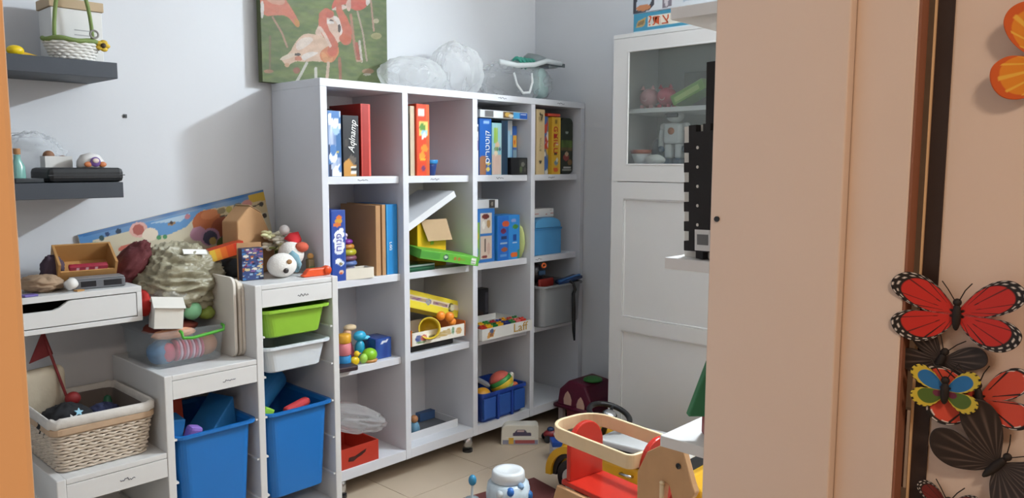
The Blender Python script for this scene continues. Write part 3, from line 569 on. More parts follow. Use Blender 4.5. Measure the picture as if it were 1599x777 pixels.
# column 2
tag(MB().box(-.13, .13, -.10, .10, 0, .035).build('dark_case', flat('#15171a', .5), None, (2.29, -.205, c_), (0, 0, 0), bev=.006), 'black flat case under the yellow and white toy tray', 'case')
t = thing('play_set_tray', 'white printed play set tray with orange ends', 'tray', (2.302, -.225, c_+.0355))
wt = mat('tray_card', '#e6e0d4', .6)
MB().box(-.158, .158, -.113, -.110, 0, .058).box(-.158, .158, .110, .113, 0, .058).box(-.155, .155, -.110, .110, 0, .003).build('tray_wall', wt, t)
for s in (-1, 1): MB().box(s*.1585-.003, s*.1585+.003, -.113, .113, 0, .070).build('end_panel', flat('#c9682c', .5), t)
panel('front_print', t, .30, .055, 70, 16, '#e8e2d6', [('ell', (.1, .5, .06, .3), '#3a4a8a'), ('ell', (.2, .5, .06, .28), '#b04a40'), ('ell', (.15, .2, .1, .1), '#6a8a4a'), ('rect', (.3, .42, .25, .6), '#8a8a5a'), ('poly', [(.4, .2), (.75, .35), (.72, .85), (.5, .7)], '#b89a52'), ('ell', (.9, .5, .06, .3), '#c89a5a'), ('ell', (.78, .6, .03, .3), '#5a8a5a'), ('mottle', 3, '#ffffff', 30, 1, .2)], (0, 1, 0, 1), (-.15, -.1136, .0015))
tub = MB().lathe([(.040, 0), (.044, .002), (.046, .085), (.050, .088), (.047, .09), (.042, .086), (.040, .006), (.001, .005)], 24)
tub.build('yellow_tub', flat('#e0c23a', .35), t, (-.015, -.058, .052), (math.radians(78), 0, math.radians(-38)), smooth=True)
MB().lathe([(.030, 0), (.036, .004), (.034, .03), (.001, .032)], 20).build('tub_stand', flat('#d8b838', .4), t, (-.095, -.03, .004), smooth=True)
for q, (x, y, z, r) in enumerate([(.030, -.092, .108, .022), (.082, -.092, .096, .024), (.10, -.09, .070, .020)]): MB().ball(r, r*.85, r*.95, (x, y, z)).build('orange_part', flat('#ea8a2c', .4), t, smooth=True)
t.parent = None
t = thing('tilted_box', 'yellow printed toy box top tilted above the white tray', 'box', (2.340, -.195, .722)); t.rotation_euler = (math.radians(-8), math.radians(17), 0)
MB().box(-.165, .165, -.06, .06, -.045, .035).build('body', flat('#dcc42c', .45), t, bev=.002)
panel('front_print', t, .32, .076, 80, 22, '#e4cf34', [('rect', (0, 1, .42, .75), '#d9c8c0'), ('rect', (.05, .45, .48, .68), '#7a4a7c'), ('rect', (.5, .78, .46, .66), '#7a4a7c'), ('ell', (.4, .55, .05, .2), '#6a78a8'), ('ell', (.86, .5, .06, .3), '#2c2c30'), ('ell', (.88, .52, .04, .2), '#e8e8e2'), ('mottle', 9, '#e6d74a', 40, 1, .4)], (0, 1, 0, 1), (-.16, -.0606, -.043))
# column 3
pbox('small_box', 'black picture box standing behind the tray of building bricks', 'box', 2.735, 2.86, -.095, .05, c_, .722, '#14151a', [('rect', (.82, .97, .3, .9), '#4a4a52'), ('ell', (.4, .3, .3, .12), '#3a2418'), ('ell', (.15, .7, .12, .1), '#4a5a68'), ('ell', (.2, .2, .15, .1), '#5a5c50'), ('mottle', 5, '#22222a', 12, 1, .5)], (28, 34))
t = thing('brick_tray', 'white shallow tray with printed letters holding colourful building bricks', 'tray', (2.715, -.245, c_))
MB().box(-.176, .176, -.128, -.125, 0, .055).box(-.176, .176, .125, .128, 0, .055).box(-.176, -.173, -.125, .125, 0, .055).box(.173, .176, -.125, .125, 0, .055).box(-.173, .173, -.125, .125, 0, .026).build('tray_wall', flat('#dddcd8', .5), t)
panel('tray_print', t, .34, .05, 80, 14, '#dddcd8', [('poly', [(.08, .1), (.2, .2), (.24, .8), (.14, .9), (.09, .5)], '#c8924a'), ('ell', (.17, .75, .04, .2), '#4a5a80'), ('rect', (.13, .19, .25, .5), '#8a5a3a')], (0, 1, 0, 1), (-.17, -.1286, .002))
text(t, 'Laff', .058, mat('gold_lettering', '#b98f3c', .5), (.088, -.1292, .028), FRONT, squash=1.25)
cols_ = ['#c23a2c', '#e0a422', '#1f7a3a', '#e0a422', '#24307a', '#2f8a3c', '#d86a6a', '#c23a2c', '#1f6f8a', '#e3b42c', '#2a8a3a', '#b8343c', '#273a86', '#e0a422', '#c24a3c', '#2a7a42']
r_ = random.Random(3)
for k in range(16):
    bx = -.140+(k % 8)*.040+r_.uniform(-.002, .002); by = -.092+(k//8)*.055+r_.uniform(-.008, .008)
    q = MB().box(-.019, .019, -.015, .015, 0, .032)
    for s in (-1, 1): q.cyl(.007, .007, 10, (s*.009, 0, .032))
    o = q.build('building_brick', flat(cols_[k], .3), None, (2.715+bx, -.245+by, c_+.0265), (0, 0, r_.uniform(-.25, .25)))
    tag(o, {'#c23a2c': 'red', '#e0a422': 'amber yellow', '#1f7a3a': 'green', '#24307a': 'navy', '#2f8a3c': 'green', '#d86a6a': 'pink', '#1f6f8a': 'teal', '#e3b42c': 'amber yellow', '#2a8a3a': 'green', '#b8343c': 'red', '#273a86': 'navy', '#c24a3c': 'red', '#2a7a42': 'green'}[cols_[k]]+' building brick in the %s row of the tray, %s from the left' % (('front', 'back')[k//8], ('first', 'second', 'third', 'fourth', 'fifth', 'sixth', 'seventh', 'eighth')[k % 8]), 'brick', 'building bricks in the tray')
# column 4: grey bin with robot toy, blue toy and strap
t = thing('storage_bin', 'grey translucent tub sticking out of the fourth column, third row', 'bin', (3.105, -.24, c_))
GB = mat('grey_tub_plastic', '#85878a', .4, var=.03)
def rg(ix, z, r=.03): return [(p[0], p[1], z) for p in rrect(-.170+ix, .170-ix, -.165+ix, .165-ix, r)]
loft([rg(.025, 0), rg(.02, .006), rg(.010, .20), rg(0, .203, .035), rg(0, .213, .035), rg(.012, .213), rg(.016, .20), rg(.026, .012), rg(.04, .01)], True, True).build('tub', GB, t)
t = thing('toy_robot', 'dark red and black toy figure sitting in the grey tub', 'toy', (3.02, -.28, c_+.0105))
MB().box(-.065, .065, -.06, .06, 0, .21).build('pack', flat('#23191c', .5), t, bev=.01); MB().box(-.055, .06, -.075, -.06, .19, .235).build('chest', flat('#7a2018', .4), t, bev=.008)
MB().ball(.05, .045, .05, (-.005, 0, .258)).build('head', flat('#241d24', .4), t, smooth=True); MB().box(-.03, .02, -.052, -.042, .25, .275).build('visor', flat('#2a4058', .25), t, bev=.004)
MB().tube([(.014*math.cos(a), -.055, .300+.010*math.sin(a)) for a in np.linspace(0, 2*PI, 18, endpoint=False)], .005, 8, True).build('ring', flat('#d8662c', .4), t, smooth=True)
t = thing('blue_scoop', 'dark blue plastic scoop resting on the rim of the grey tub', 'toy', (3.165, -.365, c_+.222)); t.rotation_euler = (0, math.radians(-5), math.radians(4))
MB().prism([(-.105, -.03), (.105, -.035), (.115, .035), (-.06, .03)], -.006, .010, 'z').build('scoop', flat('#16325f', .25), t, bev=.004); MB().box(-.085, .10, -.026, -.012, .0105, .018).build('stripe', flat('#3f74b4', .2), t, bev=.002)
tag(MB().tube([(3.16, -.39, .757), (3.160, -.418, .748), (3.172, -.422, .715), (3.158, -.422, .695), (3.164, -.420, .60), (3.166, -.420, .50), (3.172, -.420, .445)], [.007, .007, .009, .009, .011, .009, .005], 8).build('strap', flat('#141416', .6), None, smooth=True), 'black strap hanging down over the front of the grey tub', 'strap')

# --- bottom row
t = thing('toy_tray', 'red cardboard tray in the bottom row under crumpled film', 'tray', (1.842, -.225, d_))
RC = flat('#b43422', .5)
MB().box(-.108, .108, -.122, -.118, 0, .085).box(-.108, .108, .118, .122, 0, .085).box(-.108, -.104, -.118, .118, 0, .085).box(.104, .108, -.118, .118, 0, .085).box(-.104, .104, -.118, .118, 0, .004).build('tray_wall', RC, t)
MB().prism([(-.045, .03), (-.02, .025), (0, .035), (.02, .04), (.04, .05), (.045, .062), (.02, .055), (-.01, .045), (-.04, .045)], -.1235, -.1222).build('logo', flat('#3a1712', .5), t)
tag(crumple(.34, .24, .115, 3, amp=.08, ridge=.14, k=1.8, stretch=(.5, 1, 2)).build('plastic_bag', FILM2, None, (1.885, -.215, d_+.115), (.1, .30, .05), smooth=True), 'crumpled clear plastic wrapper over the red tray in the bottom row', 'bag')
t = thing('shallow_box', 'flat open white box with dark inside in the second bottom compartment', 'box', (2.305, -.185, d_))
MB().box(-.16, .16, -.098, -.095, 0, .036).box(-.16, .16, .095, .098, 0, .036).box(-.16, -.157, -.095, .095, 0, .036).box(.157, .16, -.095, .095, 0, .036).build('box_wall', flat('#d8dade', .5), t); MB().box(-.157, .157, -.095, .095, 0, .004).build('box_floor', flat('#5a5c60', .6), t)
MB().box(.06, .154, .06, .094, .006, .045).build('blue_insert', flat('#34507a', .5), t)
t = thing('figurine', 'small figurine with brown hair standing in the flat white box', 'toy', (2.238, -.235, d_+.0045))
MB().lathe([(.001, 0), (.026, .001), (.026, .03), (.018, .055), (.001, .06)], 18).build('body', flat('#5a86a0', .5), t, smooth=True); MB().ball(.018, .018, .018, (0, 0, .073)).build('head', flat('#a8734a', .6), t, smooth=True)
# blue crate
t = thing('crate', 'dark blue plastic crate of toys in the third bottom compartment', 'crate', (2.712, -.235, d_))
BC = mat('navy_crate_plastic', '#1d3f94', .4, var=.04)
def rc(ix, z, r=.02): return [(p[0], p[1], z) for p in rrect(-.158+ix, .158-ix, -.125+ix, .125-ix, r)]
loft([rc(.022, 0), rc(.018, .004), rc(.006, .128), rc(-.002, .130), rc(-.002, .145), rc(.008, .145), rc(.010, .13), rc(.024, .010), rc(.04, .008)], True, True).build('tub', BC, t)
for k, x in enumerate((-.105, 0, .105)): MB().box(x-.040, x+.040, -.124, -.108, .018, .120).build('side_panel', mat('navy_crate_panel', '#2a55a4', .45), t, bev=.004)
for s in (-1, 1): MB().box(s*.05-.007, s*.05+.007, -.128, -.108, .004, .14).build('rib', BC, t, bev=.003)
CRT = [('toy_ball', 'striped rainbow ball with coral top in the blue crate', (2.745, -.27, d_+.165), .062)]
t = thing('toy_ball', 'striped rainbow disc toy with a coral top in the blue crate', 'ball', (2.760, -.285, d_+.150))
for z0, z1, c in ((-.062, -.02, '#9fb86a'), (-.02, .005, '#e3c23a'), (.005, .026, '#3f9a4a'), (.026, .062, '#d96a5c')):
    pf = [(math.sqrt(max(.062**2-z*z, 0))+.0001, z) for z in np.linspace(z0, z1, 6)]; MB().lathe(pf, 28).build('stripe', flat(c, .4), t, smooth=True)
t.rotation_mode = 'QUATERNION'; t.rotation_quaternion = Vector((-.32, .34, .80)).to_track_quat('Z', 'Y')
tag(MB().ball(.045, .04, .035).build('toy_ball', flat('#d89a24', .4), None, (2.625, -.285, d_+.118), smooth=True), 'amber yellow toy shell at the left of the blue crate', 'toy')
tag(MB().prism(rrect(-.05, .05, -.02, .02, .015), -.008, .008, 'z').build('grey_wand', flat('#8a8e94', .4), None, (2.645, -.26, d_+.175), (.3, .55, -.3), bev=.004), 'grey flat toy handle sticking out of the blue crate', 'toy')
tag(MB().ball(.055, .05, .032).build('black_toy', flat('#1c2030', .4), None, (2.63, -.19, d_+.15), smooth=True), 'black rounded toy at the back of the blue crate', 'toy')
tag(MB().lathe([(.001, 0), (.012, .002), (.018, .035), (.012, .07), (.001, .075)], 16).build('skittle', flat('#d8cfc0', .4), None, (2.828, -.27, d_+.115), (.1, .25, 0), smooth=True), 'cream skittle at the right of the blue crate', 'toy')
tag(MB().ball(.022, .020, .016).build('toy_ball', flat('#c8623a', .5), None, (2.805, -.330, d_+.140), smooth=True), 'small terracotta ball at the front of the blue crate', 'ball')
# ------------------------------------------------------------------ on top of the shelving unit
cv = thing('canvas_print', 'canvas photo print of coral flamingos on grass standing on the shelving unit', 'picture', (1.632, -.022, BZ1))
CWD, CHT = .623, .50
MB().box(0, CWD, -.030, 0, 0, CHT).build('stretcher', mat('canvas_edge', '#4a5232', .8, var=.2), cv, bev=.002)
def cwarp(u, v):   # metres on the canvas -> coordinates of the print drawing
    X = 60+u*1150; s = .0004132+(u)*.00006; Yb = 757+u*105
    return X, Yb-v*CHT/s
FL = [('mottle', 1, '#5d7436', .012, 3.2, .75), ('mottle', 4, '#8a9a44', .02, 4.5, .4), ('mottle', 7, '#3f5728', .008, 2.5, .45),
  ('poly', [(60, -420), (640, -420), (640, -330), (60, -300)], '#7c8a5a'),
  # left bird
  ('poly', [(60, -160), (200, -120), (290, 20), (370, 170), (385, 245), (345, 240), (285, 140), (200, 130), (60, 150)], '#d9795c'), ('poly', [(60, -130), (220, -90), (280, 30), (180, 40), (110, 0)], '#e2a58c'), ('poly', [(60, 0), (90, 0), (85, 150), (60, 175)], '#e9e2da'), ('poly', [(330, 150), (385, 190), (380, 250), (340, 235)], '#cf8a3c'),
  ('line', [(155, 150), (230, 300), (270, 430)], '#b98d74', 8), ('line', [(130, 330), (120, 660)], '#7c6a48', 8), ('ell', (110, 660, 40, 18), '#a97a58'), ('ell', (345, 650, 30, 30), '#9a5c42'),
  # bird at the back right
  ('poly', [(660, 70), (720, -60), (820, -140), (960, -120), (1020, -20), (1010, 60), (930, 95), (860, 80), (800, 20), (700, 80)], '#d65a42'), ('poly', [(800, 10), (860, -30), (850, 100), (815, 95)], '#e3b8a6'), ('poly', [(1000, -40), (1060, -20), (1030, 40), (1000, 50)], '#e6d9d0'), ('poly', [(660, 80), (760, 30), (820, 50), (800, 80), (700, 90)], '#e8cdbd'),
  ('line', [(850, 130), (880, 420), (905, 560)], '#b87f62', 13), ('line', [(915, 100), (965, 300), (1000, 560)], '#b9a08a', 9), ('line', [(930, 380), (950, 570)], '#d8cbbb', 11), ('line', [(1050, 0), (1075, 280)], '#b98f78', 9), ('line', [(905, 560), (945, 565)], '#c8a488', 10), ('line', [(900, 400), (920, 540)], '#b4553c', 16),
  ('ell', (1100, 330, 55, 30), '#a8a068'), ('ell', (1010, 660, 60, 25), '#b48a66'), ('ell', (1000, 690, 40, 12), '#cfc7b0'), ('ell', (1100, 190, 30, 22), '#c0b590'), ('line', [(735, 540), (740, 730)], '#a9684a', 14),
  # second bird of the pair: pale body and coral neck on the right
  ('poly', [(560, 200), (600, 150), (700, 130), (760, 180), (790, 280), (760, 370), (700, 400), (600, 330), (500, 320)], '#e8c4ae'), ('poly', [(600, 180), (640, 165), (700, 200), (680, 215), (610, 205)], '#f1e6de'), ('poly', [(670, 145), (720, 135), (780, 250), (760, 350), (740, 300), (735, 230)], '#f0e0d6'), ('ell', (738, 255, 14, 40), '#3c2a24'),
  ('line', [(735, 0), (740, 90), (780, 170), (815, 280), (800, 360)], '#d46a4a', (22, 52)), ('ell', (790, 350, 55, 45), '#d0663e'),
  # main bird
  ('poly', [(200, 540), (290, 490), (330, 400), (400, 310), (480, 300), (580, 330), (660, 380), (720, 430), (700, 520), (660, 575), (580, 570), (500, 560), (420, 570), (330, 560), (260, 620), (230, 560)], '#e8c3a8'), ('poly', [(200, 540), (260, 500), (340, 480), (330, 520), (220, 560)], '#ead4bc'), ('poly', [(340, 390), (420, 330), (520, 350), (420, 440), (350, 470)], '#eedacb'), ('poly', [(380, 510), (470, 470), (560, 480), (440, 540), (410, 565)], '#f0e2d8'), ('ell', (358, 500, 28, 14), '#2e2420'), ('ell', (265, 600, 20, 22), '#d9a882'), ('poly', [(330, 520), (380, 510), (400, 560), (330, 560)], '#cf7f60'),
  ('poly', [(560, 470), (640, 410), (725, 410), (735, 480), (700, 540), (660, 580), (580, 575), (550, 520)], '#db8250'), ('poly', [(560, 470), (600, 480), (640, 540), (680, 520), (660, 580), (580, 575)], '#e39a63'),
  ('line', [(660, 120), (620, 100), (590, 130), (585, 210), (610, 290), (650, 350), (680, 410), (670, 470)], '#d3684a', (32, 46)), ('ell', (650, 130, 38, 28), '#c85a40'), ('poly', [(660, 165), (700, 190), (640, 190)], '#4a2a24'), ('line', [(560, 250), (600, 310), (650, 420)], '#ecccb8', 14),
  ('line', [(435, 580), (380, 690), (340, 760)], '#cfcabb', 12), ('line', [(515, 630), (512, 740)], '#d8d2c4', 13), ('line', [(630, 580), (615, 720)], '#d8b8a0', 14)]
def chaikin(P, it=2):
    for _ in range(it): P = [q for i in range(len(P)) for q in ((P[i][0]*.75+P[(i+1) % len(P)][0]*.25, P[i][1]*.75+P[(i+1) % len(P)][1]*.25), (P[i][0]*.25+P[(i+1) % len(P)][0]*.75, P[i][1]*.25+P[(i+1) % len(P)][1]*.75))]
    return P
FL = [('poly', chaikin(l[1]), l[2]) if l[0] == 'poly' else l for l in FL]+[('mottle', 11, '#f0dccb', .05, 1.6, .05), ('mottle', 13, '#3a3a20', .035, 2.2, .16)]
panel('canvas_face', cv, CWD-.002, CHT-.002, 260, 208, '#6d7f3e', FL, warp=cwarp, loc=(.001, -.0304, .001), rough=.6, gain=.54, grain=.03)
bg_ = crumple(.36, .20, .17, 12, 72, 44, .08, .10, k=2.0, stretch=(1.5, 1.5, .45)); q_ = crumple(.27, .22, .27, 14, 72, 44, .08, .12, k=2.0, stretch=(1.5, 1.5, .4)).tf(Matrix.Translation((.25, -.01, 0))); bg_.add(q_.v, q_.f)
tag(bg_.build('plastic_bag', FILM2, None, (2.325, -.15, BZ1), (0, 0, -.03), smooth=True), 'large milky plastic bag on top of the shelving unit beside the flamingo print', 'bag')
# clear zip pouch with its contents
t = thing('zip_pouch', 'clear zip pouch with white piping and a handle on top of the shelving unit', 'pouch', (3.0, -.155, BZ1))
crumple(.50, .22, .155, 21, 56, 34, .08, .14, k=3).build('pouch_film', FILM, t, smooth=True)
MB().tube([(-.24, -.115, .118), (-.12, -.122, .112), (.0, -.122, .122), (.10, -.12, .142), (.22, -.115, .140), (.255, -.05, .138), (.25, .03, .14)], .009, 8).build('piping', flat('#d3dadb', .4), t, smooth=True)
MB().tube([(-.155, -.130, .085), (-.15, -.146, .045), (-.11, -.150, .018), (-.06, -.148, .022), (-.03, -.140, .06), (-.025, -.130, .09)], .0055, 8).build('handle', flat('#e4e8e8', .4), t, smooth=True)
MB().box(.06, .25, -.119, -.113, .128, .142).build('zip_edge', flat('#4a5254', .5), t, rot=(0, 0, 0), bev=.002)
t.scale = (1, 1, 1.42)
TEAL = flat('#2f8a78', .5)
for k in range(5): MB().tube([(-.03+k*.028+.028*math.cos(a), -.03+.03*math.sin(a), .135+.012*math.sin(a*2)) for a in np.linspace(0, 2*PI, 22, endpoint=False)], .007, 8, True).build('green_coil', TEAL, t, smooth=True)
MB().lathe([(.001, 0), (.07, .0), (.068, .02), (.05, .035), (.001, .04)], 28).build('grey_lid', flat('#7d8688', .4), t, (.13, -.02, .135), (.15, .1, 0), smooth=True)
MB().lathe([(.05, 0), (.055, .004), (.052, .05), (.03, .055), (.001, .05)], 28).build('inner_cup', flat('#a9c0bd', .3), t, (.095, -.05, .06), (math.radians(80), 0, .3), smooth=True)

# ------------------------------------------------------------------ poster on the wall behind the toys
po = thing('poster', 'tilted seaside picture poster leaning on the wall behind the toys', 'poster', (1.0, -.010, .812)); po.rotation_euler = (0, math.radians(-11.3), 0)
MB().box(-.0, .718, -.002, .002, 0, .310).build('sheet', flat('#cfc7b6', .7), po)
PL = [('rect', (0, 1, .90, 1), '#4f84b8'), ('rect', (0, 1, .965, 1), '#2f6aa4'), ('mottle', 3, '#d9cfae', 18, 1, .22), ('poly', [(.24, .92), (.30, .80), (.42, .74), (.52, .78), (.60, .90), (.62, .94), (.3, .95)], '#5f8fbe'), ('poly', [(0, .98), (0, .80), (.06, .84), (.05, .95)], '#4f84b8'), ('poly', [(.34, .93), (.5, .86), (.56, .93)], '#a9bfd0'), ('rect', (.90, 1, .84, .97), '#c9a43a'), ('poly', [(.63, .93), (1, .86), (1, .70), (.66, .72)], '#c9b48c'),
  ('ell', (.10, .90, .013, .03), '#2a4a50'), ('ell', (.13, .93, .011, .025), '#2a3f66'), ('ell', (.185, .93, .014, .03), '#28384c'), ('ell', (.06, .80, .03, .08), '#8fae94'), ('ell', (.28, .89, .045, .09), '#d8a79c'), ('ell', (.28, .89, .028, .065), '#a85a50'), ('ell', (.33, .80, .04, .08), '#e0d0bc'), ('ell', (.21, .72, .05, .04), '#c86a58'), ('ell', (.37, .74, .012, .03), '#4a8a5a'), ('ell', (.40, .73, .012, .03), '#4a8a5a'), ('ell', (.45, .865, .022, .022), '#9a7a58'), ('ell', (.45, .875, .010, .022), '#3c2c24'), ('ell', (.54, .90, .015, .03), '#b87880'),
  ('ell', (.64, .77, .085, .155), '#b9683e'), ('ell', (.66, .86, .05, .06), '#c77a4c'), ('ell', (.72, .66, .07, .13), '#9a5238'), ('ell', (.575, .66, .045, .09), '#bd8ca0'), ('ell', (.635, .58, .055, .11), '#b58aa4'), ('ell', (.635, .57, .040, .09), '#4a4a60'), ('ell', (.645, .52, .02, .05), '#b8a060'), ('ell', (.775, .735, .020, .055), '#2f78bc'), ('ell', (.755, .50, .06, .11), '#2f4a60'), ('ell', (.75, .50, .03, .07), '#5f7a86'), ('ell', (.70, .45, .04, .09), '#5a6a3a'),
  ('ell', (.73, .865, .025, .04), '#8a7a5a'), ('ell', (.775, .86, .020, .04), '#b0a050'), ('ell', (.83, .87, .026, .045), '#7a7468'), ('ell', (.885, .87, .030, .055), '#c88a80'), ('ell', (.85, .76, .035, .06), '#c07a6a'), ('line', [(.72, .80), (.78, .78), (.86, .80), (.97, .83)], '#5a4a3c', .009), ('ell', (.97, .82, .014, .03), '#3a3430'), ('ell', (.975, .66, .014, .035), '#4a4038')]
panel('poster_print', po, .716, .308, 220, 96, '#c9bfa6', PL, (0, 1, 0, 1), (.001, -.0024, .001), rough=.6)

# ------------------------------------------------------------------ heap on the tall column
z9 = .9388
tag(crumple(.10, .16, .075, 41, 32, 20, .1, .1).build('black_pouch', flat('#26282b', .7), None, (1.425, -.17, z9), (0, 0, .2), smooth=True), 'black pouch under the rainbow box on the tall column', 'pouch')
t = thing('rainbow_box', 'narrow box fading from yellow to red lying on the black pouch', 'box', (1.385, -.195, 1.018)); t.rotation_euler = (0, math.radians(-14), math.radians(-10))
MB().box(-.065, .065, -.03, .03, 0, .045).build('body', flat('#c2401c', .4), t, bev=.002)
panel('front_print', t, .127, .042, 40, 8, '#c83018', [('rect', (0, .16, 0, 1), '#d9b23a'), ('rect', (.16, .32, 0, 1), '#e0922c'), ('rect', (.32, .5, 0, 1), '#dc6a22'), ('rect', (.5, .72, 0, 1), '#cf4a1c')], (0, 1, 0, 1), (-.0635, -.0304, .0015))
t = thing('toy_package', 'boxed toy figures behind a clear window with a kraft back card', 'box', (1.425, -.30, z9), -8)
MB().box(-.045, .045, .016, .020, 0, .135).build('back_card', KRAFT, t)
MB().box(-.042, .038, -.02, .0155, 0, .118).build('tray', flat('#2b3352', .5), t, bev=.003)
panel('front_print', t, .077, .114, 34, 50, '#3a4a78', art(77, ['#8aa8c0', '#c8b88a', '#5a2a5a', '#3f78b0', '#d8d2c0', '#7a5a8a', '#a0552c', '#232a48'], 80, s=.075), (0, 1, 0, 1), (-.040, -.0204, .002), rough=.2)
# tilted kraft file box
t = thing('file_box', 'brown kraft file box with a slanted top tilted against the wall', 'box', (1.505, -.135, z9), 18)
MB().prism([(-.090, 0), (.115, 0), (.100, .12), (.035, .235), (-.02, .262), (-.090, .205)], -.035, .045).build('body', KRAFT, t, bev=.006)
MB().prism([(.101, .122), (.037, .237), (-.02, .2645), (-.019, .2665), (.039, .2385), (.103, .123)], -.030, .040).build('edge_strip', mat('kraft_light', '#d3b48c', .7), t)
# snowman plush
t = thing('snowman_plush', 'white snowman plush toy lying on its side with a red hat', 'toy', (1.560, -.330, z9), 0)
PLUSH = mat('white_plush', '#e6e2dc', .95, bump=.5, bscale=220)
MB().ball(.058, .045, .046, (-.028, 0, .046)).build('face', PLUSH, t, smooth=True)
MB().ball(.050, .046, .050, (.045, .055, .078)).build('body', PLUSH, t, smooth=True)
MB().ball(.011, .006, .009, (-.022, -.043, .062)).build('nose', flat('#a0764a', .7), t, smooth=True); MB().ball(.011, .006, .010, (-.036, -.042, .030)).build('eye', flat('#2a221e', .4), t, smooth=True)
MB().tube([(.005, .0, .088), (.02, -.012, .07), (.032, -.010, .045), (.038, .01, .02)], [.016, .018, .016, .012], 10).build('scarf', flat('#7fa6b4', .9), t, smooth=True)
MB().ball(.028, .022, .020, (.070, .02, .105)).build('flower_patch', flat('#c85a42', .8), t, smooth=True)
MB().lathe([(.034, 0), (.032, .01), (.026, .03), (.001, .05)], 20).build('hat', flat('#c4212a', .8), t, (.058, .07, .118), (.2, .5, 0), smooth=True)
MB().ball(.020, .020, .020, (.040, .09, .168)).build('pompom', mat('fluff', '#cfc9c6', .95, bump=.6), t, smooth=True)
t = thing('flower_bunch', 'bunch of cream artificial flowers behind the snowman plush', 'flowers', (1.590, -.190, z9))
r_ = random.Random(5)
MB().tube([(0, 0, 0), (.003, 0, .05), (0, .002, .10)], .006, 8).build('stem', flat('#5a6a34', .7), t)
for k in range(9):
    c = Vector((r_.uniform(-.045, .05), r_.uniform(-.03, .03), r_.uniform(.10, .16))); fm = MB()
    for p in range(5): a = 2*PI*p/5+k; fm.ball(.017, .011, .007, (c.x+.014*math.cos(a), c.y-.012+.010*math.sin(a), c.z-.005+.010*math.sin(a)), 8, 6, Matrix.Rotation(a, 3, 'Z'))
    fm.build('blossom', flat(['#e6e2cc', '#efecdc', '#d5d2a4'][k % 3], .8), t, smooth=True)
for k in range(4): MB().ball(.016, .008, .005, (-.03+k*.022, -.025, .10-.008*(k % 2)), 8, 6).build('leaf', flat('#7d8246', .7), t, smooth=True)
t = thing('toy_block', 'small green and brown toy figure beside the orange toy', 'toy', (1.668, -.305, z9+.0005))
MB().box(-.012, .014, -.012, .012, .0, .055).build('body', flat('#7a6a4a', .6), t, bev=.003); MB().box(-.010, .012, -.014, -.0125, .006, .028).build('patch', flat('#3a5a34', .5), t); MB().ball(.013, .012, .012, (.002, 0, .066)).build('head', flat('#b88a4a', .6), t, smooth=True)
t = thing('orange_toy', 'bright orange plastic toy at the front of the tall column', 'toy', (1.642, -.385, z9), -3)
MB().prism([(-.062, .004), (-.052, 0), (.052, 0), (.060, .01), (.058, .03), (.048, .037), (.03, .030), (-.035, .030), (-.05, .012)], -.014, .014).build('body', flat('#e2501c', .4), t, bev=.004); MB().lathe([(.014, 0), (.016, .003), (.014, .006)], 16, (.042, -.020, .020), 'y').build('knob', flat('#d4470f', .4), t, smooth=True)

# ------------------------------------------------------------------ heap on the middle step
zm = .6795
t = thing('clear_box', 'clear plastic storage box with a green handle on the middle step', 'box', (1.163, -.225, zm))
def rr(ix, z, r=.025): return [(p[0], p[1], z) for p in rrect(-.128+ix, .128-ix, -.135+ix, .135-ix, r)]
loft([rr(.014, 0), rr(.01, .004), rr(0, .118), rr(-.006, .120), rr(-.006, .126), rr(.003, .126), rr(.012, .008), rr(.03, .006)], True, True).build('tub', CLEARBOX, t)
GH = flat('#4aa52c', .35)
MB().tube([(-.035, -.133, .122), (-.035, -.147, .118), (-.032, -.149, .100), (.0, -.150, .096), (.075, -.150, .104), (.110, -.149, .108), (.112, -.147, .122), (.112, -.133, .124)], .0055, 8).build('handle', GH, t, smooth=True)
tag(crumple(.10, .09, .085, 51, 30, 20, .1, .12).build('blue_cloth', mat('blue_cloth', '#3f78a4', .9, bump=.3), None, (1.095, -.285, zm+.007), smooth=True), 'blue cloth inside the clear storage box', 'cloth')
# striped doll body
t = thing('striped_doll', 'pink and white striped doll in the clear storage box', 'doll', (1.175, -.305, zm+.0075))
for k in range(9): MB().lathe([(.034, 0), (.038, .003), (.038, .0075), (.034, .0103)], 20, axis='x').build('stripe', flat(['#cf6478', '#d9b8c8'][k % 2], .8), t, (-.050+k*.0105, 0, .040), smooth=True)
MB().ball(.030, .032, .034, (-.070, .0, .036)).build('leg', flat('#c84f66', .8), t, smooth=True)
tag(MB().ball(.040, .040, .040).build('peach_ball', flat('#c98a62', .5), None, (1.248, -.285, zm+.048), smooth=True), 'peach ball at the right of the clear storage box', 'ball')
tag(crumple(.19, .13, .05, 52, 30, 20, .1, .15).build('red_cloth', mat('dull_red_cloth', '#8d4438', .9, bump=.3), None, (1.165, -.19, zm+.085), smooth=True), 'dull red cloth lying over the toys in the clear box', 'cloth')
tag(crumple(.15, .05, .035, 53, 30, 20, .1, .15).build('peach_cloth', mat('peach_satin', '#d79a78', .5, bump=.3), None, (1.125, -.318, zm+.094), smooth=True), 'shiny peach cloth behind the green handle', 'cloth')
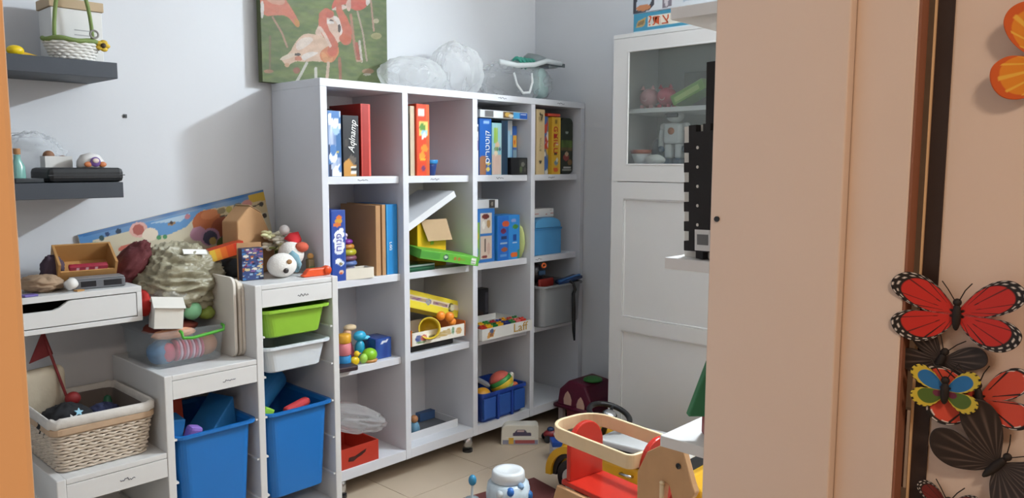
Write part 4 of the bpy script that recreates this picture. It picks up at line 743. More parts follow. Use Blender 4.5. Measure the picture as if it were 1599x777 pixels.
# white house-shaped card box
t = thing('card_house', 'white folded card box shaped like a little house', 'box', (1.105, -.300, zm+.128), -12); t.rotation_euler = (math.radians(-6), math.radians(6), math.radians(-14))
MB().prism([(-.055, 0), (.055, 0), (.055, .07), (.0, .10), (-.055, .07)], -.045, .045, 'x').build('body', flat('#dcd9d0', .7), t, bev=.001)
MB().prism([(-.060, .068), (.0, .1015), (.0, .1045), (-.064, .070)], -.050, .050, 'x').build('roof_front', flat('#e6e3da', .7), t)
MB().prism([(.060, .068), (.0, .1015), (.0, .1045), (.064, .070)], -.050, .050, 'x').build('roof_back', flat('#e6e3da', .7), t)
tag(MB().ball(.034, .034, .034).build('green_ball', flat('#86c79a', .4), None, (1.222, -.245, zm+.166), smooth=True), 'mint green ball on top of the clear storage box', 'ball')
tag(crumple(.06, .10, .10, 54, 24, 18, .1, .15).build('red_pouch', mat('red_plush', '#b3261f', .85, bump=.3), None, (1.062, -.215, zm+.165), smooth=True), 'bright red pouch beside the drawer shelf end', 'pouch')
tag(crumple(.14, .12, .12, 56, 40, 26, .1, .2).build('clear_wrapper', FILM, None, (1.150, -.225, zm+.165), smooth=True), 'shiny clear wrapper above the white card house', 'wrapper')
tag(crumple(.06, .06, .05, 57, 24, 16, .1, .15).build('olive_toy', flat('#7f8f3a', .6), None, (1.276, -.24, zm+.128), smooth=True), 'olive green soft toy at the right rim of the clear box', 'toy')
tag(crumple(.325, .25, .28, 8, 120, 90, .14, .20, k=2.6, stretch=(.75, 1, 2.0)).build('fabric_bundle', mat('khaki_crinkle', '#958f78', .36, var=.42, scale=16, bump=.9, bscale=55), None, (1.205, -.155, zm+.140), (0, .1, .2), smooth=True), 'large crinkled khaki cloth bundle heaped on the middle step', 'cloth')
tag(crumple(.085, .15, .19, 17, 48, 36, .12, .18, k=2.2, stretch=(1.4, 1.4, .5)).build('maroon_cloth', mat('maroon_cloth', '#5a1f22', .8, var=.15, bump=.4), None, (1.008, -.13, .952), (0, .72, 0), smooth=True), 'dark maroon cloth between the drawer shelf and the khaki bundle', 'cloth')
tag(MB().box(-.045, .045, -.002, .002, -.010, .010).build('paper_slip', flat('#e6e4e0', .7), None, (1.245, -.238, 1.050), (-.65, .10, .1)), 'small white paper slip on the khaki bundle', 'paper')
for k, (x, top, col, lab) in enumerate(((1.316, .285, '#dcd6cc', 'front white board standing against the side of the tall column'), (1.334, .275, '#cfc6b8', 'middle cream board standing against the side of the tall column'), (1.347, .265, '#d6cfc4', 'rear pale board touching the side of the tall column'))):
    o = MB().prism(rrect(-.165, .165, 0, top, .03), -.0055, .0055, 'x').build('board', flat(col, .6), None, (x, -.215-.0*k, zm), (0, 0, 0), bev=.002)
    tag(o, lab, 'board')

# ------------------------------------------------------------------ on the white drawer shelf
zd = .9585
t = thing('wooden_crate', 'small open wooden box tipped up on the drawer shelf', 'box', (.918, -.115, zd+.004), -6)
PLY = mat('plywood', '#b98a52', .65, var=.12, scale=20)
b = MB().box(-.088, .088, -.055, .055, 0, .006).box(-.088, -.080, -.055, .055, .006, .075).box(.080, .088, -.055, .055, .006, .075).box(-.080, .080, .048, .055, .006, .075).box(-.080, .080, -.055, -.048, .006, .045)
b.build('box_wall', PLY, t, (0, 0, .040), (math.radians(32), 0, 0), bev=.001)
MB().box(-.07, .07, .03, .045, 0, .062).build('prop', PLY, t)
t = thing('candy_pack', 'pink and red snack pack in the wooden box', 'packet', (.915, -.172, zd+.058), -6); t.rotation_euler = (math.radians(32), 0, math.radians(-6))
MB().box(-.058, .058, -.010, .010, 0, .016).build('body', flat('#9a2a3c', .4), t, bev=.004); panel('front_print', t, .11, .013, 40, 5, '#a8344a', [('ell', (x, .5, .05, .35), '#e2b8c0') for x in (.2, .45, .7)], (0, 1, 0, 1), (-.055, -.0104, .0015))
t = thing('scale', 'grey flat scale in front of the wooden box', 'scale', (.925, -.215, zd), -6)
MB().box(-.078, .078, -.035, .035, 0, .032).build('body', flat('#6a6c70', .4), t, bev=.005); MB().box(-.055, -.010, -.0358, -.0352, .008, .026).build('display', flat('#2a2a2e', .2), t); MB().box(.012, .066, -.0358, -.0352, .008, .026).build('display', flat('#2a2a2e', .2), t); MB().box(-.075, .075, -.033, .033, .0325, .035).build('plate', flat('#8b8d90', .35), t)
tag(crumple(.125, .15, .055, 61, 40, 26, .12, .2).build('beige_cloth', mat('beige_cloth', '#a58a70', .9, bump=.4), None, (.775, -.175, zd), smooth=True), 'beige crumpled cloth at the left of the drawer shelf', 'cloth')
tag(MB().lathe([(.001, 0), (.016, .001), (.018, .02), (.016, .028), (.001, .03)], 18).build('white_toy', flat('#e2dfda', .4), None, (.822, -.262, zd+.019), (0, math.radians(70), .4), smooth=True), 'small white round toy in front of the beige cloth', 'toy')
tag(crumple(.07, .06, .10, 62, 30, 20, .15, .2).build('purple_pouch', mat('dark_purple_cloth', '#4a3a48', .8, bump=.3), None, (.822, -.125, zd+.012), smooth=True), 'dark purple pouch behind the beige cloth', 'pouch')
tag(MB().box(-.02, .02, -.015, .015, 0, .006).build('purple_tile', flat('#6a5aa0', .5), None, (.715, -.265, zd), (0, 0, .2), bev=.002), 'small purple tile at the left end of the drawer shelf', 'toy')
tag(MB().box(-.14, .03, -.05, .05, 0, .003).build('paper_sheet', flat('#a89a8c', .8), None, (.80, -.235, zd), (0, 0, -.03)) if False else MB().box(-.012, .012, -.01, .01, 0, .004).build('wood_chip', PLY, None, (.855, -.262, zd), (0, 0, .3)), 'little wood chip in front of the grey scale', 'chip')

# ------------------------------------------------------------------ on the black wall shelves
t = thing('gift_box', 'white gift box with a kraft lid behind the woven basket', 'box', (.922, -.115, 1.6815))
MB().box(-.075, .075, -.06, .06, 0, .165).build('body', flat('#dcdbd8', .6), t, bev=.002); MB().box(-.080, .080, -.065, .065, .1655, .195).build('lid', mat('kraft_lid', '#b9a284', .8), t, bev=.002)
for z in (.07, .085, .10): MB().box(-.01, .06, -.0608, -.0603, z, z+.003).build('print_line', flat('#a9a9a9', .6), t)
t = thing('flower_basket', 'white woven basket with green trim, tall handle and yellow flower', 'basket', (.893, -.205, 1.6815))
wv = MB()
for k in range(6):
    z = .006+k*.009; rx = .058+.02*k/5; ry = .036+.008*k/5
    wv.tube([((rx+.003*math.sin(a*16+PI*k))*math.cos(a), (ry+.003*math.sin(a*16+PI*k))*math.sin(a), z) for a in np.linspace(0, 2*PI, 64, endpoint=False)], .0052, 6, True)
wv.lathe([(.001, .002), (.056, .002), (.074, .054), (.072, .054), (.054, .005), (.001, .005)], 32, sy=.58)
o = wv.build('woven_wall', mat('white_wicker', '#dcdad4', .7), t, smooth=True); o['kind'] = 'stuff'
GRN = mat('green_ribbon', '#74874a', .7)
MB().tube([(.081*math.cos(a), .047*math.sin(a), .060+.003*math.sin(a*5)) for a in np.linspace(0, 2*PI, 48, endpoint=False)], .0075, 8, True).build('trim', GRN, t, smooth=True)
MB().tube([(-.055*math.cos(a)+.0, -.02, .058+.20*math.sin(a)) for a in np.linspace(0, PI, 24)], .006, 8).build('handle', GRN, t, smooth=True)
MB().tube([(-.035, -.025, .055), (-.03, -.028, .12), (-.035, -.022, .20), (-.03, -.02, .25)], .003, 6).build('ribbon', flat('#e2e2de', .5), t, smooth=True) if False else MB().tube([(.050+.012*math.cos(a), -.050, .082+.012*math.sin(a)) for a in np.linspace(0, 2*PI, 18, endpoint=False)], .003, 6, True).build('ring', flat('#8a8680', .5), t, smooth=True)
fl_ = MB()
for p in range(5): fl_.ball(.012, .006, .008, (.080+.011*math.cos(p*1.256), -.032, .052+.011*math.sin(p*1.256)), 10, 8)
fl_.build('flower', flat('#c8a62c', .6), t, smooth=True); MB().ball(.008, .006, .008, (.080, -.038, .052), 10, 8).build('flower_centre', flat('#3a2a1a', .6), t, smooth=True)
t = thing('yellow_toy', 'bright yellow plastic toy at the left of the upper black shelf', 'toy', (.735, -.205, 1.6815))
MB().ball(.024, .018, .016, (0, 0, .0155)).build('body', flat('#e6c414', .4), t, smooth=True); MB().prism([(.01, .004), (.06, 0), (.062, .004), (.015, .014)], -.008, .008).build('tail', flat('#d8ac18', .4), t)
zs = 1.3005
t = thing('black_case', 'flat black zip case on the lower black shelf', 'case', (.905, -.150, zs))
MB().box(-.112, .112, -.095, .095, 0, .046).build('body', flat('#1d1e20', .55), t, bev=.014); MB().box(-.113, .113, -.097, -.0945, .021, .024).build('zip', flat('#34363a', .4), t)
t = thing('white_cap_toy', 'white cap with a purple and orange character badge on the black case', 'cap', (.935, -.185, zs+.0465))
MB().lathe([(.040, 0), (.042, .004), (.040, .022), (.028, .040), (.001, .048)], 26, sy=.8).build('crown', flat('#dcd9d6', .6), t, smooth=True)
MB().ball(.016, .005, .016, (.004, -.034, .018)).build('badge', flat('#6a4a8a', .5), t, smooth=True); MB().ball(.010, .004, .008, (.004, -.038, .022)).build('badge_face', flat('#d8c6bc', .5), t, smooth=True)
for s in (-1, 1): MB().ball(.012, .005, .009, (.004+s*.022, -.032, .010)).build('badge_side', flat('#c07040', .5), t, smooth=True)
t = thing('small_carton', 'small white open carton on the black case', 'box', (.855, -.120, zs+.0465))
MB().box(-.04, .04, -.025, -.023, 0, .036).box(-.04, .04, .023, .025, 0, .036).box(-.04, -.038, -.023, .023, 0, .036).box(.038, .04, -.023, .023, 0, .036).box(-.038, .038, -.023, .023, 0, .002).build('carton_wall', flat('#d8d6d2', .6), t)
tag(MB().ball(.017, .017, .017).build('brown_ball', flat('#8a6248', .7), None, (.833, -.120, zs+.0835), smooth=True), 'brown ball in the small white carton', 'ball')
tag(MB().ball(.016, .016, .013).build('nut', flat('#7a5844', .7), None, (.873, -.120, zs+.0725), smooth=True), 'brown nut in the small white carton', 'nut')
t = thing('small_bottle', 'small teal glass bottle with brown cork on the lower black shelf', 'bottle', (.727, -.185, zs))
MB().lathe([(.001, 0), (.020, .001), (.021, .006), (.020, .05), (.010, .070), (.009, .085), (.001, .086)], 22).build('bottle', flat('#7fb0a6', .15), t, smooth=True); MB().cyl(.010, .018, 14, (0, 0, .0865)).build('cork', flat('#a87a4e', .8), t)
tag(crumple(.15, .09, .13, 71, 48, 30, .15, .22).build('plastic_bag', FILM, None, (.82, -.055, zs+.0475), smooth=True), 'clear crumpled bag behind the black case on the lower shelf', 'bag') if False else tag(crumple(.22, .085, .17, 71, 48, 30, .12, .2).build('plastic_bag', FILM, None, (.800, -.052, zs+.0), smooth=True), 'clear crumpled bag standing behind the black case', 'bag')
tag(MB().box(-.04, .04, -.04, .04, 0, .014).build('dark_tablet', flat('#2a2f34', .3), None, (.735, -.215, zs), (0, 0, .1), bev=.003), 'flat dark gadget left of the black case', 'gadget')

# ------------------------------------------------------------------ wicker basket on the low step
zl = .4295
t = thing('wicker_basket', 'pale wicker basket with a grey cloth liner on the low step', 'basket', (.862, -.235, zl))
def per(z, rows=.16):
    f = z/.16; hw = .128+.022*f; hd = .160+.015*f; return hw, hd
wk = MB()
for k in range(12):
    z = .006+k*.0098; hw, hd = per(z); pts = rrect(-hw, hw, -hd, hd, .028, 4); P = []
    for i in range(len(pts)):                    # resample evenly so the weave reads along the sides
        a = Vector(pts[i]); b = Vector(pts[(i+1) % len(pts)]); n = max(1, int((b-a).length/.0085))
        for q in range(n): P.append(a.lerp(b, q/n))
    L = 0; path = []
    for i, p in enumerate(P):
        tn = (P[(i+1) % len(P)]-P[i-1]).normalized(); nn = Vector((tn.y, -tn.x)); path.append((p.x+nn.x*.0042*math.sin(L/.034*2*PI+PI*k), p.y+nn.y*.0042*math.sin(L/.034*2*PI+PI*k), z+.0016*math.sin(L/.034*2*PI)))
        L += (P[(i+1) % len(P)]-p).length
    wk.tube(path, .0048, 6, True)
o = wk.build('woven_wall', mat('pale_wicker', '#cdbfae', .7, var=.25, scale=30), t, smooth=True); o['kind'] = 'stuff'
MB().add([], []) and loft([[(p[0], p[1], z) for p in rrect(-h, h, -d, d, .026, 4)] for h, d, z in ((.120, .152, .003), (.122, .154, .004), (.143, .170, .150), (.139, .166, .150), (.116, .148, .008))], True, True).build('inner_wall', mat('liner_dark', '#6f655e', .9), t)
hw, hd = per(.16)
loft([[(p[0], p[1], z) for p in rrect(-h, h, -d, d, .03, 4)] for h, d, z in ((.1495, .176, .120), (.1535, .180, .124), (.1535, .180, .139), (.1495, .176, .143))], False, False).build('rim_band', mat('rush_band', '#b89c80', .8, var=.15, scale=30), t, solid=.003)
lin_ = MB(); prs = []
for h, d, z in ((.1505, .177, .140), (.1555, .182, .146), (.1555, .182, .166), (.1505, .177, .172), (.1445, .171, .168), (.1405, .167, .13)):
    prs.append([(p[0]*(1+.008*math.sin(i*2.1)), p[1]*(1+.006*math.sin(i*1.7)), z+.0025*math.sin(i*1.3)) for i, p in enumerate(rrect(-h, h, -d, d, .03, 8))])
loft(prs, False, False).build('liner', mat('grey_liner', '#cbc6bf', .95, var=.12, scale=30, bump=.5, bscale=60), t, smooth=True, solid=.002)
tag(crumple(.15, .14, .11, 81, 36, 24, .12, .18).build('black_cloth', mat('black_cloth', '#17181c', .85, bump=.3), None, (.785, -.305, zl+.085), smooth=True), 'black cloth in the wicker basket', 'cloth')
def star(r, th): return [(r*(1 if k % 2 == 0 else .45)*math.cos(PI/2+k*PI/5), r*(1 if k % 2 == 0 else .45)*math.sin(PI/2+k*PI/5)) for k in range(10)]
tag(MB().prism(star(.014, 0), -.002, .002).build('star', flat('#7fb4c8', .5), None, (.800, -.372, zl+.172), (-.6, .2, 0)), 'pale blue star on the black cloth', 'star')
tag(MB().prism(star(.015, 0), -.002, .002).build('star', flat('#dfe2e4', .5), None, (.780, -.380, zl+.158), (-.5, -.3, 0)), 'white star on the black cloth', 'star')
tag(crumple(.10, .10, .06, 82, 30, 20, .12, .18).build('navy_cloth', mat('navy_cloth', '#2b3152', .9), None, (.91, -.26, zl+.095), smooth=True), 'navy cloth in the middle of the wicker basket', 'cloth')
tag(MB().lathe([(.001, 0), (.016, .001), (.018, .05), (.010, .085), (.001, .09)], 16).build('green_toy', flat('#1f5a3e', .5), None, (.955, -.165, zl+.06), smooth=True), 'dark green toy at the back of the wicker basket', 'toy')
t = thing('pennant', 'dark red pennant on a thin red pole in the wicker basket', 'flag', (.832, -.15, zl+.04))
MB().tube([(.010, -.03, .0), (.0, -.02, .12), (-.035, 0, .27), (-.052, .005, .345)], .0045, 8).build('pole', flat('#7a1d20', .5), t, smooth=True)
MB().prism([(-.052, .36), (-.098, .255), (-.028, .275)], .003, .007).build('flag', flat('#6f161b', .7), t); MB().ball(.024, .02, .022, (.012, -.03, .125)).build('knob', flat('#8a1f20', .6), t, smooth=True)
tag(MB().box(-.075, .070, -.025, .025, 0, .155).build('cream_cushion', mat('cream_cushion', '#b9ad98', .9, bump=.2), None, (.772, -.125, zl+.118), (.08, -.05, .1), bev=.022, seg=4, smooth=True), 'cream cushion at the back of the wicker basket', 'cushion')
tag(crumple(.21, .42, .50, 91, 48, 36, .08, .12).build('plastic_bag', FILM2, None, (.592, -.29, 0), smooth=True), 'white plastic bag on the floor left of the storage frame', 'bag')
# ------------------------------------------------------------------ inside and on top of the glass cabinet
zi = 1.6145; z0c = 1.3615
for k, (y, c1, lab) in enumerate(((-.900, '#c98f92', 'dusty pink toy pig behind the cabinet glass'), (-.993, '#c4485c', 'raspberry pink toy pig behind the cabinet glass'))):
    t = thing('piggy_bank', lab, 'toy', (3.10, y, zi), 0)
    MB().ball(.045, .046, .042, (0, 0, .052)).build('body', flat(c1, .25), t, smooth=True); MB().lathe([(.016, 0), (.018, .008), (.001, .010)], 16, (-.042, 0, .050), 'x').tf(Matrix.Identity(4)).build('snout', flat('#dcaaa8', .4), t, smooth=True)
    for s in (-1, 1):
        MB().lathe([(.012, 0), (.001, .020)], 10, (-.012, s*.026, .088)).build('ear', flat(c1, .3), t); 
        for q in (-1, 1): MB().cyl(.010, .018, 10, (q*.022, s*.024, 0)).build('foot', flat(c1, .3), t)
t = thing('green_box', 'lime green toy box tilted on the cabinet shelf', 'box', (3.11, -1.215, zi+.012)); t.rotation_euler = (math.radians(-28)*-1, 0, 0)
t.rotation_euler = (math.radians(-24), 0, 0); t.location = (3.11, -1.135, zi+.042)
MB().box(-.06, .06, -.085, .085, -.002, .045).build('body', flat('#6f9a3c', .4), t, bev=.003); MB().box(-.0606, -.0602, -.06, .07, .008, .030).build('stripe', flat('#a8c46a', .4), t)
tag(MB().box(-.05, .05, -.06, .06, 0, .09).build('dark_box', flat('#2c2e2e', .5), None, (3.20, -1.24, zi), bev=.003), 'dark box behind the lime green box in the cabinet', 'box')
tag(MB().box(-.03, .03, -.07, .07, 0, .17).build('grey_carton', flat('#7a7a72', .7), None, (3.262, -1.07, zi), bev=.003), 'grey carton at the back of the cabinet shelf', 'box')
t = thing('toy_robot', 'white toy robot with an orange chest light in the cabinet', 'robot', (3.10, -1.040, z0c))
WP = flat('#d5d8d8', .3); BP = flat('#39506a', .4)
MB().box(-.03, .03, -.045, .045, .095, .185).build('torso', WP, t, bev=.012); MB().ball(.032, .042, .030, (0, 0, .218)).build('head', WP, t, smooth=True); MB().box(-.036, -.026, -.032, .032, .210, .228).build('visor', flat('#2a3038', .2), t, bev=.003)
MB().lathe([(.016, 0), (.014, .006), (.001, .008)], 18, (-.036, 0, .150), 'x').build('chest_light', flat('#b8692c', .4), t, smooth=True)
for s in (-1, 1):
    MB().ball(.018, .018, .018, (0, s*.058, .170)).tube([(0, s*.062, .165), (-.006, s*.070, .12), (-.012, s*.064, .08)], .012, 10).build('arm', WP, t, smooth=True); MB().ball(.015, .015, .017, (-.014, s*.062, .070)).build('hand', BP, t, smooth=True)
    MB().box(-.018, .018, s*.026-.016, s*.026+.016, .030, .0945).build('leg', WP, t, bev=.006); MB().box(-.032, .024, s*.030-.022, s*.030+.022, 0, .0295).build('foot', BP, t, bev=.008)
t = thing('bowl', 'white bowl with an orange red rim in the cabinet', 'bowl', (3.06, -.888, z0c))
MB().lathe([(.022, 0), (.028, .004), (.044, .050), (.041, .050), (.026, .008), (.001, .007)], 26).build('bowl_body', flat('#d5d8da', .3), t, smooth=True); MB().lathe([(.043, .0505), (.0475, .053), (.049, .068), (.043, .068), (.041, .053)], 26).build('rim', flat('#b0543a', .4), t, smooth=True)
tag(MB().lathe([(.001, 0), (.026, .001), (.028, .05), (.022, .10), (.012, .12), (.001, .122)], 20).build('blue_mug', flat('#7d8a9a', .3), None, (3.22, -.872, z0c), smooth=True), 'grey blue bottle at the back of the cabinet', 'bottle')
tag(crumple(.07, .10, .05, 95, 30, 20, .1, .15).build('white_cloth', flat('#cfd0cc', .8), None, (3.045, -.972, z0c), smooth=True), 'white cloth beside the robot feet in the cabinet', 'cloth')
tag(MB().prism([(-.05, 0), (.05, 0), (-.05, .10)], -.02, .02, 'x').build('grey_wedge', flat('#6a7078', .5), None, (3.225, -.952, z0c)), 'slate grey wedge toy behind the white cloth', 'toy')
tag(MB().ball(.03, .028, .03).build('yellow_ball', flat('#b8a23a', .5), None, (3.07, -1.155, z0c+.030), smooth=True), 'dull yellow ball at the right of the robot', 'ball')
# boxes on top of the cabinet: printed face toward the room (-x)
def boxx(name, label, y0, y1, xf, dep, z0, z1, body, layers, n=(90, 24), rough=.4):
    t = thing(name, label, 'box', (xf+dep/2, (y0+y1)/2, z0)); w = abs(y1-y0)
    MB().box(-dep/2, dep/2, -w/2, w/2, 0, z1-z0).build('body', flat(body, rough), t, bev=.0015)
    panel('side_print', t, w-.003, z1-z0-.003, n[0], n[1], body, layers, (0, 1, 0, 1), (-dep/2-.0004, w/2-.0015, .0015), (0, 0, -PI/2), rough=rough)
    return t
t = boxx('game_box', 'turquoise board game box with a red title on the cabinet top', -.883, -1.29, 2.985, .30, CZ+.0005, 2.026, '#3f8fae', [('poly', [(.03, .25), (.14, .3), (.16, .78), (.05, .6)], '#b89a5a'), ('poly', [(.045, .35), (.13, .4), (.14, .65), (.06, .55)], '#8a6a30'), ('rect', (.185, .75, .22, .82), '#e9e2d2'), ('rect', (0, 1, 0, .05), '#cfe2e6'), ('mottle', 4, '#2f7a9a', 14, 1, .2)])
text(t, 'צת?'[::-1], .062, mat('orange_title', '#c8552c', .5), (-.1512, .073, .043), (PI/2, 0, -PI/2), squash=1.15)
t = boxx('game_box', 'white game box with photos lying on the turquoise box', -.879, -1.30, 2.985, .30, 2.0265, 2.125, '#cfd4da', [('poly', [(0, 0), (.2, .05), (.26, .3), (.28, 1), (0, 1)], '#3a3a44'), ('poly', [(.04, .15), (.19, .2), (.24, .6), (.24, 1), (.05, 1)], '#b9c4d2'), ('ell', (.13, .22, .09, .14), '#b87a52'), ('poly', [(.36, .05), (.47, .1), (.48, 1), (.37, 1)], '#7a727c'), ('ell', (.41, .5, .025, .4), '#c8c2c8'), ('poly', [(.6, .2), (1, .3), (1, 1), (.65, 1)], '#a9b8c6'), ('rect', (0, 1, 0, .04), '#2f5a7a')])

# ------------------------------------------------------------------ things on the white wall shelves
FBK = mat('black_foam', '#221e1e', .85, bump=.2); FWH = mat('white_foam', '#d8d2c8', .85, bump=.2)
def puzzle(s, tth=.012, n=6, teeth=True):
    """outline of an interlocking foam tile of side s in (y,z), with square teeth on the -y... +y sides and the bottom"""
    pts = []; st = s/(2*n)
    def side(p0, p1, out):
        d = (Vector(p1)-Vector(p0))/(2*n); q = Vector(p0); o = Vector(out)*tth
        for k in range(2*n):
            off = o if k % 2 == 0 else Vector((0, 0)); pts.append(tuple(q+off)); q = q+d; pts.append(tuple(q+off))
    side((0, 0), (0, s), (1, 0)); side((0, s), (-s, s), (0, 1)); side((-s, s), (-s, 0), (-1, 0)); side((-s, 0), (0, 0), (0, -1))
    return [(y, z+tth) for y, z in pts]
def inset(s, tth): return [(0, tth), (0, s+tth), (-s, s+tth), (-s, tth)]
t = thing('foam_tile', 'short black interlocking foam tile at the front of the middle wall shelf', 'foam tile', (1.215, -2.236, 1.2005), 0); t.rotation_euler = (math.radians(-2.2), 0, math.radians(-16))
MB().prism(puzzle(.205), -.006, .006, 'x').build('tile', FBK, t)
for k in range(5): MB().lathe([(.0028, 0), (.0028, .001)], 10, (-.0072, -.022, .190-.033*k), 'x').build('mark', FWH, t)
lb = MB().box(-.0072, -.0062, -.052, -.016, .014, .050).build('price_label', flat('#d8d4d0', .6), t)
MB().box(-.0078, -.0073, -.048, -.022, .024, .042).build('barcode', flat('#6a6866', .6), lb)
t2 = thing('foam_tile', 'white interlocking foam tile behind the short black tile', 'foam tile', (1.2272, -2.2395, 1.2005), 0); t2.rotation_euler = t.rotation_euler
MB().prism([(y+.024, z) for y, z in inset(.229, .0)], -.006, .006, 'x').build('tile', FWH, t2)
t3 = thing('foam_tile', 'tall black foam tile standing at the back of the middle wall shelf', 'foam tile', (1.262, -2.238, 1.2005), 0); t3.rotation_euler = (math.radians(-1), 0, math.radians(-8))
MB().prism(inset(.205, .0)[:1]+[(0, .34), (-.200, .34), (-.200, 0)], -.006, .006, 'x').build('tile', FBK, t3)
t = thing('toy_tree', 'flat green wooden fir tree with a red trunk on the lowest wall shelf', 'toy', (1.252, -2.262, .8775))
MB().prism([(-.042, .036), (.042, .036), (.008, .135), (-.008, .135)], -.010, .010).build('foliage', mat('fir_green_paint', '#35794f', .6, var=.15), t, rot=(0, 0, math.radians(-45)), bev=.002)
MB().box(-.012, .012, -.012, .012, 0, .0355).build('trunk', flat('#8a3030', .6), t, rot=(0, 0, math.radians(-45)), bev=.002)

# ------------------------------------------------------------------ floor: mat, jar, toys
mt = MB().box(-.60, 0, -.42, 0, 0, .008).build('floor_mat', mat('maroon_mat', '#5c2a26', .9, var=.12, scale=40, bump=.3, bscale=300), None, (2.468, -.765, .0005), (0, 0, math.radians(-11)), bev=.003); tag(mt, 'dark maroon floor mat beneath the white and blue jar', 'mat')
t = thing('baby_jar', 'white jar with blue label and round lid on the maroon mat', 'jar', (2.125, -.935, .009))
MB().lathe([(.001, 0), (.078, .001), (.084, .01), (.086, .09), (.080, .130), (.064, .138), (.001, .139)], 32).build('jar_body', mat('pale_blue_plastic', '#cddde6', .25, var=.25, scale=30), t, smooth=True)
MB().lathe([(.061, .1395), (.066, .142), (.063, .174), (.058, .181), (.040, .180), (.034, .176), (.001, .175)], 32).build('lid', flat('#e6eaec', .35), t, smooth=True)
for a, z, c, r in ((-130, .12, '#2f6fc0', .018), (-95, .135, '#8fb4d8', .014), (-60, .085, '#2a6aa8', .022), (-140, .06, '#3a9ac0', .018), (-100, .05, '#5a8aa8', .016), (-30, .1, '#3f93c0', .018), (170, .07, '#5fb0d0', .02), (-160, .11, '#dfeaf0', .02)):
    a = math.radians(a); rr_ = .084 if z < .1 else .078; MB().ball(r*.9, r*.9, r, (rr_*math.cos(a)*.93, rr_*math.sin(a)*.93, z), 12, 8).build('blue_motif', flat(c, .4), t, smooth=True)
t = thing('rattle', 'small blue and clear rattle beside the white jar', 'rattle', (2.035, -.825, .009))
MB().lathe([(.001, 0), (.026, .001), (.028, .02), (.028, .06), (.001, .063)], 18).build('rattle_base', flat('#b4c0c6', .2), t, smooth=True); MB().tube([(0, 0, .06), (.004, 0, .115)], .005, 8).build('stem', flat('#c9d3d8', .3), t); MB().ball(.016, .016, .022, (.004, 0, .132)).build('head', flat('#3a8cb4', .3), t, smooth=True)
t = thing('lunch_box', 'white handled toy box with a dark window on the floor by the shelving', 'box', (2.755, -.415, 0), -46)
MB().prism([(-.092, 0), (.092, 0), (.092, .090), (.082, .100), (-.070, .100), (-.088, .08)], -.035, .035).build('body', flat('#d8d2c4', .5), t, bev=.004)
panel('side_print', t, .172, .086, 50, 30, '#d8d2c4', [('rect', (0, 1, 0, .26), '#8a8a9a'), ('rect', (.18, .3, .02, .38), '#d8a83c'), ('rect', (.35, .9, .04, .24), '#a04a4a'), ('poly', [(.3, .5), (.82, .5), (.82, .66), (.7, .68), (.62, .86), (.4, .86), (.34, .68), (.3, .66)], '#4a4258'), ('poly', [(.4, .72), (.62, .72), (.6, .82), (.42, .82)], '#c8a8a4'), ('rect', (.1, .9, .40, .43), '#e8e4da')], (0, 1, 0, 1), (-.083, -.0354, .004))
t = thing('toy_racer', 'small dark red toy racer with black wheels on the floor', 'toy car', (2.885, -.515, 0), -35)
MB().ball(.045, .028, .024, (0, 0, .036)).build('body', flat('#7d1f26', .3), t, smooth=True); MB().ball(.018, .018, .014, (-.008, 0, .058)).build('cockpit', flat('#30446e', .2), t, smooth=True)
for sx in (-1, 1):
    for sy in (-1, 1): MB().lathe([(.016, 0), (.018, .004), (.018, .012), (.014, .016)], 14, (sx*.03, sy*.026-.008, .018), 'y').build('wheel', BLACK, t)
MB().ball(.012, .006, .012, (.012, -.028, .042)).build('emblem', flat('#d8d0cc', .4), t, smooth=True)
t = thing('carton', 'blue and white carton on the floor behind the wooden rocker', 'box', (2.735, -.70, 0), -40)
MB().box(-.05, .05, -.04, .04, 0, .07).build('body', flat('#c9c9d0', .5), t, bev=.002); MB().box(-.0505, .0505, -.0405, .0405, .0702, .092).build('lid', flat('#2450a8', .4), t, bev=.002); MB().box(-.05, -.02, -.0412, -.0408, .002, .06).build('side_stripe', flat('#9a9ab0', .5), t)

# maroon toy house by the wall
t = thing('toy_house', 'maroon toy house with cream arched windows and a green top', 'toy house', (3.185, -.500, 0), 0)
MA = mat('maroon_plastic', '#5d0f2c', .4, var=.06)
prof = [(-.120, .115), (-.105, .175), (-.065, .245), (.045, .255), (.105, .20), (.120, .115)]   # y,z seen from the room
MB().prism(prof, -.105, .105, 'x').build('roof', MA, t, bev=.012)
MB().tube([(-.108, -.125, .112), (-.108, .125, .112)], .012, 8).tube([(-.112, .125, .112), (.10, .125, .112)], .012, 8).build('eave', MA, t, smooth=True)
for y, z in ((.045, .150), (-.040, .135)):
    MB().prism([(y-.024, z-.024), (y+.024, z-.024), (y+.026, z+.006), (y+.016, z+.032), (y, z+.050), (y-.016, z+.032), (y-.026, z+.006)], -.110, -.1055, 'x').build('window', flat('#cda894', .5), t, bev=.004)
MB().lathe([(.05, 0), (.048, .010), (.03, .018), (.001, .020)], 22).build('green_top', flat('#3a7f3a', .5), t, (0, -.035, .250), smooth=True)
for x in (-.085, .085):
    for y in (-.10, .10): MB().box(x-.014, x+.014, y-.014, y+.014, 0, .114).build('pillar', flat('#a99a98', .5), t, bev=.003)
MB().box(-.07, .09, -.08, .08, 0, .10).build('inner_wall', flat('#8a3a44', .5), t)

